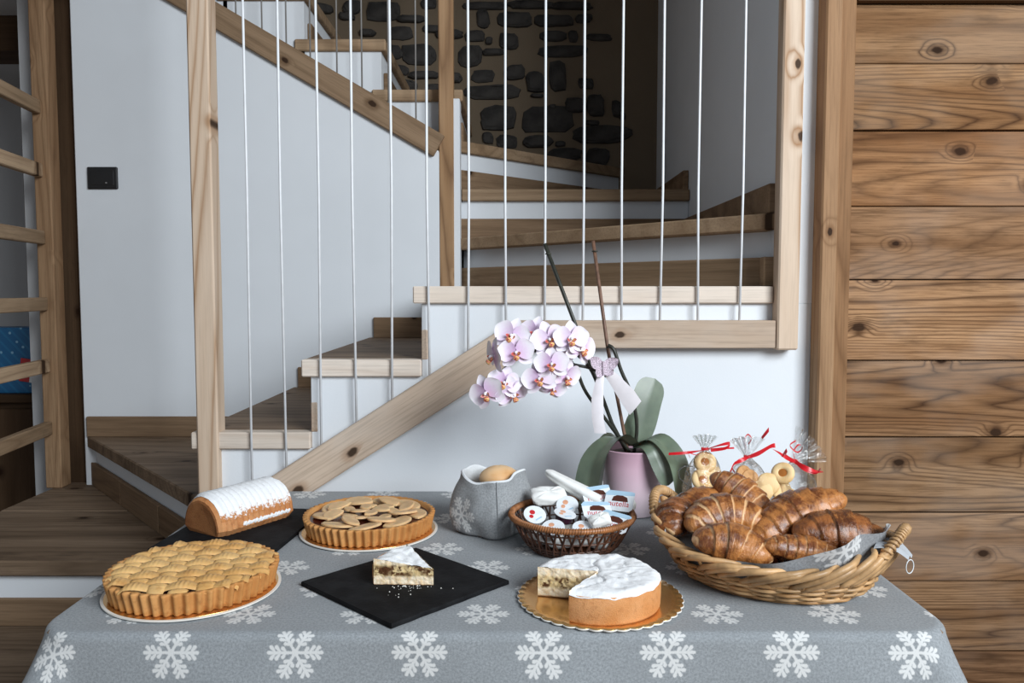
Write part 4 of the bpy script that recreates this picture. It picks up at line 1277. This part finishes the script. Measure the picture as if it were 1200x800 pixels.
# ---------------------------------------------------------------- willow basket with liner and croissants
M['willow'] = plain('pale_willow', (0.50, 0.30, 0.14), 0.45, 0.32, 25, 0.25, 160)
M['willow_d'] = plain('brown_willow', (0.40, 0.215, 0.085), 0.5, 0.3, 25, 0.25, 160)
KX, KY, KZ, KR = 0.452, 1.372, TZ + 0.0015, math.radians(-36)
bk = thing('willow_basket', 'oval pale willow basket with two bound handles holding croissants', 'basket', (KX, KY, KZ), (0, 0, KR))
A0, B0, A1, B1, KH = 0.150, 0.128, 0.196, 0.172, 0.056
def bk_pt(a, v, dr=0.0):
    """v 0 at the base .. 1 at the rim; ends sweep up"""
    e = v ** 0.8
    ra, rb = A0 + (A1 - A0) * e + dr, B0 + (B1 - B0) * e + dr
    lift = 0.030 * (math.cos(a) ** 4) * v * v
    return Vector((ra * math.cos(a), rb * math.sin(a), 0.004 + KH * v + lift))
G().lathe([(1.0, 0.0), (1.0, 0.006), (0.5, 0.007), (0.02, 0.007)], 48, None, True, True).xf(Matrix.Diagonal((A0, B0, 1, 1))).obj('base', M['willow_d'], bk)
NS = 28
for k in range(NS):
    a = 2 * PI * (k + 0.5) / NS
    G().tube([bk_pt(a, i / 6) for i in range(7)], 0.0030, 6).obj('stake', M['willow_d'], bk, smooth=True)
rows = 7
for r_ in range(rows):
    v = 0.05 + 0.50 * r_ / (rows - 1)
    pts = []
    m = NS * 6
    for i in range(m):
        a = 2 * PI * i / m
        pts.append(bk_pt(a, v + 0.014 * math.sin(3 * a + r_), 0.0044 * math.cos(NS / 2 * a + PI * r_) + 0.0010 * math.sin(7 * a + r_)))
    G().tube(pts, 0.0033 + 0.0005 * math.sin(r_ * 2.3), 6, closed=True).obj('weaver', M['willow' if r_ % 3 else 'willow_d'], bk, smooth=True)
# plaited border: each rod rises, passes over its neighbours and tucks back in
rb_ = random.Random(4)
for k in range(NS):
    for layer in ((0, 1) if k % 2 else (0,)):
        a0 = 2 * PI * (k + 0.5 * layer) / NS
        sgn = 1
        span = sgn * 2 * PI / NS * (3.1 if layer == 0 else 2.5)
        dv_, th_ = rb_.uniform(-0.03, 0.03), rb_.uniform(0.85, 1.12)
        pts = []
        for i in range(13):
            t = i / 12
            vv = 0.46 + dv_ + (0.64 if layer == 0 else 0.56) * math.sin(PI * (0.02 + 0.66 * t))
            pts.append(bk_pt(a0 + span * t, vv, 0.0105 * math.sin(PI * min(1, t * 1.15)) - 0.003 + 0.0035 * layer * (1 - t) - 0.016 * max(0, t - 0.7) / 0.3))
        G().tube(pts, [0.0053 * th_ * (0.55 + 0.55 * math.sin(PI * (0.1 + 0.85 * i / 12))) for i in range(13)], 7).obj('border_rod', M['willow'], bk, smooth=True)
for sx in (-1, 1):
    a_c = 0 if sx > 0 else PI
    p0, p1 = bk_pt(a_c - 0.36, 0.85, 0.006), bk_pt(a_c + 0.36, 0.85, 0.006)
    pts = []
    for i in range(17):
        t = i / 16
        q = p0.lerp(p1, t)
        h = math.sin(PI * t) ** 0.6
        pts.append(q + Vector((sx * 0.030 * h, 0, 0.050 * h)))
    hd = G().tube(pts, 0.0064, 8).obj('handle', M['willow'], bk, smooth=True)
    coil = []
    turns = 22
    for i in range(turns * 8 + 1):
        t = i / (turns * 8)
        f = 0.03 + 0.94 * t
        k = min(int(f * 16), 15)
        u = f * 16 - k
        c = pts[k].lerp(pts[k + 1], u)
        T = (pts[k + 1] - pts[k]).normalized()
        s = T.cross(Vector((sx, 0, 0.3))).normalized()
        w = T.cross(s)
        b = 2 * PI * turns * t
        coil.append(c + (s * math.cos(b) + w * math.sin(b)) * 0.0072)
    G().tube(coil, 0.0026, 5).obj('binding', M['willow'], hd, smooth=True)

# cloth liner
M['liner'] = snow_cloth('liner_cloth', (0.235, 0.24, 0.25), 0.30, 0.30, 0.042, 0.0, 0.112, (0.72, 0.72, 0.72))
luv = []
def ln(i, j):
    a = 2 * PI * i
    wav = 0.010 * math.sin(4 * a + 0.8) + 0.006 * math.sin(9 * a)
    top = 1.06 + (0.42 * max(0, math.cos(a + 0.66)) ** 8 + 0.25 * max(0, math.cos(a - PI + 0.5)) ** 6 + 0.2 * max(0, math.cos(a - 0.2)) ** 8) + wav * 3
    v = 0.10 + (top - 0.10) * j
    dr = -0.014 + 0.006 * math.sin(11 * a + 3 * j) * j + 0.010 * max(0, j - 0.75) * 4 * (0.5 + 0.5 * math.sin(5 * a))
    p = bk_pt(a, min(v, 1.0), dr)
    p.z += max(0, v - 1.0) * 0.085
    luv.append(((i - 0.893) * 1.05, v * 0.085))
    return p
g = G().grid(ln, 120, 16, wrap_u=True)
nb = 120
g.f.append(tuple(reversed(range(nb))))
lin = thing('basket_liner', 'dark grey snowflake cloth lining the willow basket under the croissants', 'cloth', (KX, KY, KZ), (0, 0, KR))
g.obj('cloth', M['liner'], lin, smooth=True, uvfn=lambda k: luv[k])
M['flap'] = plain('grey_cloth_back', (0.40, 0.42, 0.45), 0.95, 0.06, 40, 0.4, 300)
# loose corner of the cloth hanging out under the handle with its loop
cv = G().grid(lambda i, j: (0.180 + 0.046 * j, -0.014 + 0.085 * (i - 0.5) * (1 - 0.6 * j), 0.096 + 0.008 * math.sin(PI * j) - 0.016 * j + 0.004 * math.sin(6 * i)), 8, 10)
cv.obj('corner_flap', M['flap'], lin, smooth=True)
c = Vector((0.222, -0.018, 0.066))
G().tube([c + Vector((0.004 * math.sin(q) + 0.004, 0.008 * math.sin(q), 0.011 * math.cos(q))) for q in [2 * PI * i / 16 for i in range(16)]], 0.0009, 5, closed=True).obj('hanging_loop', M['lining'], lin, smooth=True)

def crois_mat(name='croissant_crust', dark=(0.15, 0.042, 0.012), mid=(0.50, 0.195, 0.052), pale=(0.82, 0.52, 0.27)):
    t = NT(name)
    o = t.obj()
    tone = t.n('ShaderNodeAttribute', attribute_name='tone').outputs['Fac']
    n1, n2 = t.noise(o, 30, 5, 0.65), t.noise(t.vmath('MULTIPLY', o, (3.5, 1.0, 1.0)), 60, 4, 0.75)
    n3 = t.noise(o, 150, 3, 0.7)
    c = t.mix(t.ramp(n1, 0.38, 0.60), dark, mid)
    c = t.mix(t.math('MULTIPLY', t.ramp(n2, 0.52, 0.72), 0.5), c, (0.60, 0.27, 0.08))
    c = t.mix(t.math('MULTIPLY', t.ramp(t.math('ADD', tone, t.math('MULTIPLY', t.math('SUBTRACT', n3, 0.5), 0.7)), 0.35, 0.9), 0.85), c, pale)
    t.bump(t.math('ADD', n3, t.math('MULTIPLY', n2, 1.4)), 0.5, 0.004)
    return t.fin(c, t.ramp(n1, 0.3, 0.7, 0.22, 0.38), 0.5, Coat_Weight=0.35, Coat_Roughness=0.22, Subsurface_Weight=0.05, Subsurface_Radius=(0.01, 0.004, 0.002))
M['crois'] = crois_mat()
M['crois_d'] = crois_mat('dark_croissant_crust', (0.10, 0.028, 0.009), (0.34, 0.115, 0.030), (0.60, 0.31, 0.13))
def croissant(label, loc, rot, Lg=0.15, R=0.033, bend=0.9, layers=4.2, seed=0.0, pale=1.0, mat='crois'):
    nu_, nv_ = 150, 30
    tn = []
    rho = Lg / (2 * max(bend, 0.05))
    def fn(i, j):
        t = -1 + 2 * j
        p = 2 * PI * i
        at_ = abs(t)
        kk = at_ * layers + 0.45 + 0.22 * math.sin(p * 1.0 + seed + (0 if t > 0 else 2.0)) + 0.06 * noise.noise(Vector((math.cos(p) * 2, math.sin(p) * 2, seed + t)))
        fr = kk - math.floor(kk)
        base = R * max(0.0, 1 - at_ ** 2.0) ** 0.62 * (1 - 0.18 * at_) + 0.0055 * (1 - at_ ** 14)
        layer_on = 1.0 if kk > 1.0 else 0.5
        r = base * (1 + 0.14 * (fr - 0.55) * layer_on * (1 if at_ < 0.93 else 0.2))
        r *= 1 + 0.07 * noise.noise(Vector((math.cos(p) * 1.3 + seed, math.sin(p) * 1.3, t * 3))) + 0.02 * math.sin(9 * p + 5 * t + seed)
        tn.append(pale * max(0.0, 1 - fr / 0.34) * (0.4 if kk < 1.0 else 1.0) * (0.6 + 0.4 * math.sin(p)) + 0.55 * max(0, at_ - 0.88) / 0.12 + 0.001)
        b = bend * t
        c = Vector((rho * math.sin(b), rho * (math.cos(b) - math.cos(bend * 0.6)), 0))
        nr = Vector((math.sin(b), math.cos(b), 0))
        zz = math.sin(p)
        return tuple(c + nr * (r * 1.06 * math.cos(p)) + Vector((0, 0, r * (0.96 if zz > 0 else 0.72) * zz)))
    g = G().grid(fn, nv_, nu_, wrap_u=True)
    g.tone = tn
    g.f += [tuple(reversed(range(nv_))), tuple((nu_ - 1) * nv_ + k for k in range(nv_))]
    o = g.obj('croissant', M[mat], None, loc, eul(*rot), smooth=True)
    return tag(o, label, 'croissant', 'croissants in the willow basket')
# eul(rx, ry, rz): rz about the vertical last
croissant('curved croissant with pale striped layers lying across the top of the basket', (0.378, 1.385, 0.842), (22, 0, 2), 0.165, 0.036, 1.15, 3.4, 0.5, 1.25)
croissant('dark croissant end beside the willow handle next to the pink pot', (0.306, 1.435, 0.832), (4, -6, 62), 0.13, 0.033, 0.5, 3.2, 2.0, 0.3, 'crois_d')
croissant('plump glossy croissant in front of the pale striped one', (0.362, 1.285, 0.828), (12, 10, -20), 0.135, 0.033, 0.5, 2.6, 3.1, 0.9)
croissant('large reddish brown croissant rising diagonally under the tied cookie bag', (0.503, 1.385, 0.848), (8, -20, 18), 0.205, 0.040, 0.35, 4.2, 4.4, 0.55)
croissant('large glossy croissant beside the bound handle at the wooden wall end', (0.556, 1.322, 0.832), (12, 6, -8), 0.165, 0.041, 0.45, 2.8, 1.2, 0.55, 'crois_d')
croissant('thin knobbly croissant tip low against the snowflake liner', (0.478, 1.262, 0.824), (10, 12, -8), 0.150, 0.023, 0.35, 4.6, 5.3, 0.8)
croissant('upended croissant tip standing at the back below the cookies', (0.432, 1.478, 0.862), (10, 30, -42), 0.14, 0.030, 0.35, 3.4, 6.1, 1.0)
croissant('small reddish croissant tip at the back near the orchid pot', (0.350, 1.478, 0.846), (0, -14, 22), 0.12, 0.027, 0.4, 3.2, 7.7, 0.4)
croissant('croissant buried in the middle below the others', (0.440, 1.360, 0.795), (0, 0, 70), 0.16, 0.034, 0.6, 3.6, 8.2, 0.5, 'crois_d')
croissant('croissant buried at the back under the tied cookie bag', (0.545, 1.430, 0.808), (0, 0, -50), 0.15, 0.034, 0.6, 3.6, 9.4, 0.5, 'crois_d')

# ---------------------------------------------------------------- tied cellophane bags of cookies
def film_mat():
    t = NT('clear_cellophane')
    tr = t.n('ShaderNodeBsdfTransparent', {0: (0.97, 0.975, 0.98, 1)})
    gl = t.n('ShaderNodeBsdfGlossy', {0: (1, 1, 1, 1), 'Roughness': 0.10})
    bm_ = t.n('ShaderNodeBump', {'Strength': 0.8, 'Distance': 0.006, 'Height': t.noise(t.obj(), 55, 3, 0.7, 1.2)})
    t.set(gl.inputs['Normal'], bm_.outputs[0])
    fr = t.n('ShaderNodeFresnel', {'IOR': 1.38, 'Normal': bm_.outputs[0]})
    mx = t.n('ShaderNodeMixShader', {0: t.math('ADD', t.math('MULTIPLY', fr.outputs[0], 0.75), 0.03), 1: tr.outputs[0], 2: gl.outputs[0]})
    t.t.links.new(mx.outputs[0], t.out.inputs[0])
    return t.m
M['film'] = film_mat()
M['redribbon'] = plain('red_ribbon', (0.62, 0.012, 0.022), 0.35, 0.08)
M['cookie'] = crust_mat('shortbread', (0.84, 0.62, 0.34), (0.78, 0.52, 0.24), (0.62, 0.36, 0.13), 40, 0.3, 0.65)
M['cookie_jam'] = plain('amber_jam_spot', (0.42, 0.15, 0.03), 0.2, 0.2)
M['wafer'] = crust_mat('brown_biscuit', (0.58, 0.32, 0.14), (0.48, 0.24, 0.09), (0.30, 0.13, 0.04), 60, 0.4)

ck_disc = G().lathe([(0.020, 0.0), (0.0232, 0.003), (0.0232, 0.006), (0.019, 0.0092), (0.004, 0.0096)], 30, None, True, True).mesh('cookie_disc', M['cookie'], True)
ck_ring = G().lathe([(0.020, 0.0), (0.0232, 0.003), (0.0232, 0.006), (0.019, 0.0096), (0.011, 0.0098), (0.0085, 0.0075)], 30, None, True, False).mesh('cookie_ring', M['cookie'], True)
ck_jam = G().lathe([(0.0092, 0.0075), (0.002, 0.0085)], 18, None, False, True).mesh('jam_centre', M['cookie_jam'], True)
ck_waf = G().lathe([(0.0215, 0.0), (0.0225, 0.001), (0.0225, 0.0055), (0.021, 0.0065), (0.003, 0.0065)], 30, None, True, True).mesh('wafer_disc', M['wafer'], True)
RANK = ('topmost', 'second highest', 'third highest', 'fourth highest', 'lowest')
def cookie(kind, rank, bagword, loc, rot):
    if kind == 'ring':
        t = thing('cookie', rank + ' jam-centred cookie in the ' + bagword, 'cookie', loc, eul(*rot), 'cookies in the ' + bagword)
        place('biscuit', ck_ring, t)
        place('jam_centre', ck_jam, t)
        return t
    o = place('cookie', ck_waf if kind == 'wafer' else ck_disc, None, loc, eul(*rot))
    return tag(o, rank + (' brown flat cookie in the ' if kind == 'wafer' else ' plain pale cookie in the ') + bagword, 'cookie', 'cookies in the ' + bagword)

def bag(bagword, x, y, h, r, fan_dir, cookies, ribbons, seed, tilt=(0, 0, 0), fan=0.045):
    t = thing('cookie_bag', 'clear cellophane cookie ' + bagword, 'cookie bag', (x, y, TZ + 0.0015), eul(*tilt), 'tied cookie bags behind the basket')
    prof = [(0.0, 0.0), (0.10, 0.86), (0.30, 1.0), (0.55, 1.0), (0.75, 0.82), (0.88, 0.50), (0.96, 0.22), (1.0, 0.12)]
    def pv(v):
        for (a, ra), (b, rb) in zip(prof, prof[1:]):
            if v <= b:
                u = (v - a) / (b - a)
                return ra + (rb - ra) * u
        return prof[-1][1]
    def fn(i, j):
        a = 2 * PI * i
        rr = r * (max(pv(j), 0.75 if j < 0.05 else 0))
        rr *= 1 + 0.10 * math.sin(5 * a + seed + 6 * j) * (0.4 + j) + 0.10 * noise.noise(Vector((math.cos(a) * 2 + seed, math.sin(a) * 2, j * 5)))
        return (rr * math.cos(a), rr * math.sin(a) * 0.85, h * j)
    g = G().grid(fn, 56, 26, wrap_u=True)
    g.f.append(tuple(reversed(range(56))))
    g.obj('film_body', M['film'], t, smooth=True)
    fd = Vector(fan_dir).normalized()
    sdv = fd.cross(Vector((0, 1, 0))).normalized()
    def ff(i, j):
        u = -1 + 2 * i
        w = r * 0.13 + fan * 0.72 * j
        p = Vector((0, 0, h)) + fd * (fan * j * (1 - 0.15 * u * u)) + sdv * (u * w) + Vector((0, 1, 0)) * (0.006 * math.sin(u * 16 + seed) * (0.25 + j) + 0.004)
        return tuple(p)
    G().grid(ff, 48, 8).obj('gathered_top', M['film'], t, smooth=True)
    G().tube([(r * 0.15 * math.cos(q), r * 0.15 * math.sin(q), h + 0.001 * math.sin(3 * q)) for q in [2 * PI * i / 16 for i in range(16)]], 0.0022, 6, closed=True).obj('ribbon_knot', M['redribbon'], t, smooth=True)
    for pts, w in ribbons:
        P = [Vector(p) + Vector((0, 0, h)) for p in pts]
        out = []
        for k in range(len(P) - 1):
            p0, p1, p2, p3 = P[max(k - 1, 0)], P[k], P[k + 1], P[min(k + 2, len(P) - 1)]
            for q in range(5):
                u = q / 5
                out.append(0.5 * ((2 * p1) + (p2 - p0) * u + (2 * p0 - 5 * p1 + 4 * p2 - p3) * u * u + (3 * p1 - p0 - 3 * p2 + p3) * u ** 3))
        out.append(P[-1])
        gg = G()
        v = []
        for k, p in enumerate(out):
            tw = 0.6 + 0.9 * math.sin(k * 0.25 + seed)
            s = Vector((0, math.sin(tw), math.cos(tw))) * w * 1.35
            v += [p - s, p + s]
        v2 = [(p[0], p[1] + 0.0006, p[2]) for p in v]
        n = len(v)
        f = [(2 * k, 2 * k + 1, 2 * k + 3, 2 * k + 2) for k in range(len(out) - 1)]
        gg.add(v + v2, f + [tuple(n + q for q in reversed(x)) for x in f])
        gg.obj('ribbon', M['redribbon'], t, smooth=True)
    for kind, (dx, dy, dz), rot in cookies:
        same = sorted((-c[1][2] for c in cookies if c[0] == kind))
        cookie(kind, RANK[min(same.index(-dz), 4)], bagword, (x + dx, y + dy, TZ + dz), rot)
    return t
bag('bag with long red ribbon beside the pink pot', 0.403, 1.645, 0.168, 0.042, (0.0, 0, 1),
    [('ring', (-0.010, -0.020, 0.108), (62, 0, 4)), ('ring', (0.000, 0.000, 0.140), (56, 0, -10)), ('disc', (0.012, -0.005, 0.118), (40, 20, 0)), ('disc', (0.014, -0.018, 0.085), (70, 0, 20)),
     ('disc', (0.0, 0.0, 0.012), (0, 0, 0)), ('ring', (0.004, 0.004, 0.030), (6, 0, 0)), ('disc', (-0.004, 0.0, 0.050), (-6, 4, 0)), ('disc', (0.006, 0.004, 0.070), (10, -8, 0))],
    [([(0, -0.006, 0), (-0.020, -0.01, -0.003), (-0.045, -0.012, -0.006), (-0.078, -0.012, -0.008)], 0.0022), ([(0, -0.006, 0), (0.025, -0.01, 0.009), (0.048, -0.012, 0.014), (0.040, -0.012, 0.004), (0.010, -0.008, -0.001)], 0.0026),
     ([(0, -0.006, 0.0), (0.03, -0.008, 0.002), (0.058, -0.01, 0.004)], 0.0014), ([(-0.004, -0.006, -0.002), (-0.02, -0.012, -0.010), (-0.036, -0.012, -0.006), (-0.034, -0.012, -0.016)], 0.0009)], 1.0, fan=0.030)
bag('bag with red bow between two other bags', 0.488, 1.630, 0.155, 0.043, (-0.05, 0, 1),
    [('wafer', (-0.016, -0.022, 0.120), (78, 14, 18)), ('wafer', (-0.004, -0.024, 0.112), (76, 14, 10)), ('disc', (0.022, -0.026, 0.092), (66, 0, -12)), ('disc', (0.004, 0.002, 0.080), (50, 0, 0)),
     ('disc', (0.0, 0.0, 0.012), (0, 0, 0)), ('disc', (0.003, 0.003, 0.030), (6, 0, 0)), ('disc', (-0.004, 0.0, 0.050), (-6, 4, 0))],
    [([(0, -0.006, 0), (0.02, -0.012, 0.010), (0.042, -0.014, 0.024), (0.052, -0.014, 0.026)], 0.0034), ([(0, -0.006, 0), (-0.016, -0.012, -0.006), (-0.032, -0.015, -0.012), (-0.040, -0.016, -0.030)], 0.0026),
     ([(0, -0.006, 0), (-0.02, -0.012, -0.004), (-0.036, -0.015, -0.018), (-0.030, -0.016, -0.030)], 0.0016), ([(0, -0.006, 0.004), (-0.010, -0.01, 0.035), (-0.004, -0.01, 0.048), (0.004, -0.01, 0.040), (-0.002, -0.01, 0.028)], 0.0012),
     ([(0.026, -0.008, 0.040), (0.040, -0.008, 0.058)], 0.0032)], 2.3, fan=0.042)
bag('bag with curly red ribbon beside the trim', 0.585, 1.635, 0.145, 0.047, (0.75, 0, 0.65),
    [('ring', (-0.030, -0.026, 0.125), (58, 0, -30)), ('disc', (-0.062, -0.028, 0.104), (70, 0, -8)), ('disc', (-0.034, -0.018, 0.090), (60, 0, 10)), ('disc', (-0.010, -0.012, 0.070), (40, 10, 0)),
     ('disc', (0.0, 0.0, 0.012), (0, 0, 0)), ('disc', (0.003, 0.003, 0.030), (6, 0, 0)), ('ring', (-0.004, 0.0, 0.050), (-6, 4, 0))],
    [([(0, -0.008, 0), (-0.018, -0.014, 0.008), (-0.036, -0.016, 0.020), (-0.050, -0.016, 0.028)], 0.0028), ([(0, -0.008, 0), (0.018, -0.014, -0.010), (0.038, -0.016, -0.018), (0.055, -0.016, -0.019)], 0.0034),
     ([(0, -0.008, 0), (0.015, -0.014, -0.014), (0.040, -0.016, -0.022), (0.050, -0.016, -0.012)], 0.0020), ([(0, -0.006, 0.004), (-0.004, -0.01, 0.022), (0.006, -0.01, 0.036), (0.014, -0.01, 0.030), (0.004, -0.01, 0.020), (-0.012, -0.01, 0.034), (0.0, -0.01, 0.044)], 0.0014),
     ([(0, -0.008, 0.0), (-0.022, -0.014, 0.014), (-0.020, -0.016, 0.026), (-0.030, -0.016, 0.012)], 0.0030)], 4.1, fan=0.062)

cb0 = [o for o in bpy.data.objects if o.name == 'cookie_bag'][0]
M['curl'] = plain('clear_curl_edge', (0.16, 0.17, 0.17), 0.15, 0.05, Transmission_Weight=0.5)
for pts, r in (([(0.364, 1.585, 0.896), (0.347, 1.583, 0.897), (0.334, 1.58, 0.889), (0.337, 1.58, 0.873), (0.350, 1.58, 0.861), (0.366, 1.58, 0.852), (0.393, 1.585, 0.842)], 0.0010),
               ([(0.349, 1.585, 0.888), (0.354, 1.584, 0.883), (0.354, 1.584, 0.876)], 0.0012)):
    G().tube([Vector(p) - Vector(cb0.location) for p in pts], r, 6).obj('cellophane_curl', M['curl'], cb0, smooth=True)

# ---------------------------------------------------------------- blue gift bag on the cabinet
def gift_mat():
    t = NT('blue_gift_paper')
    o = t.obj()
    s = t.n('ShaderNodeSeparateXYZ', {0: o})
    d = t.math('ADD', s.outputs[0], t.math('MULTIPLY', s.outputs[2], 0.9))
    stripe = t.ramp(t.math('PINGPONG', t.math('MULTIPLY', d, 22), 0.5), 0.30, 0.42)
    vor = t.n('ShaderNodeTexVoronoi', {'Scale': 26.0, 'Vector': o})
    dot = t.ramp(vor.outputs['Distance'], 0.13, 0.17, 1.0, 0.0)
    c = t.mix(t.math('MULTIPLY', stripe, 0.35), (0.015, 0.13, 0.30), (0.03, 0.24, 0.46))
    c = t.mix(t.math('MULTIPLY', dot, 0.75), c, (0.30, 0.55, 0.72))
    return t.fin(c, 0.35, 0.4)
M['gift'] = gift_mat()
gb = thing('gift_bag', 'blue starry gift bag with a red and white picture on the dark cabinet', 'gift bag', (-2.16, 3.50, 0.805))
G().add([(-0.17, -0.07, 0), (0.135, -0.07, 0), (0.135, 0.05, 0), (-0.17, 0.05, 0), (-0.19, -0.08, 0.285), (0.160, -0.08, 0.285), (0.150, 0.05, 0.285), (-0.18, 0.05, 0.285)],
        [(0, 3, 2, 1), (0, 1, 5, 4), (1, 2, 6, 5), (2, 3, 7, 6), (3, 0, 4, 7), (4, 5, 6, 7)]).obj('paper_body', M['gift'], gb, bevel=0.002)
pan = G().box(-0.032, 0.032, -0.004, 0.004, -0.050, 0.050).obj('picture_panel', M['redprint'], gb, (0.070, -0.078, 0.100), (0.03, 0.15, 0))
for dx, dz, w, h in ((0.032, 0.028, 0.012, 0.020), (0.028, -0.036, 0.014, 0.014), (-0.012, -0.014, 0.024, 0.008)):
    G().box(-w, w, -0.002, 0.001, -h, h).obj('white_print', M['whiteprint'], pan, (dx, -0.004, dz))
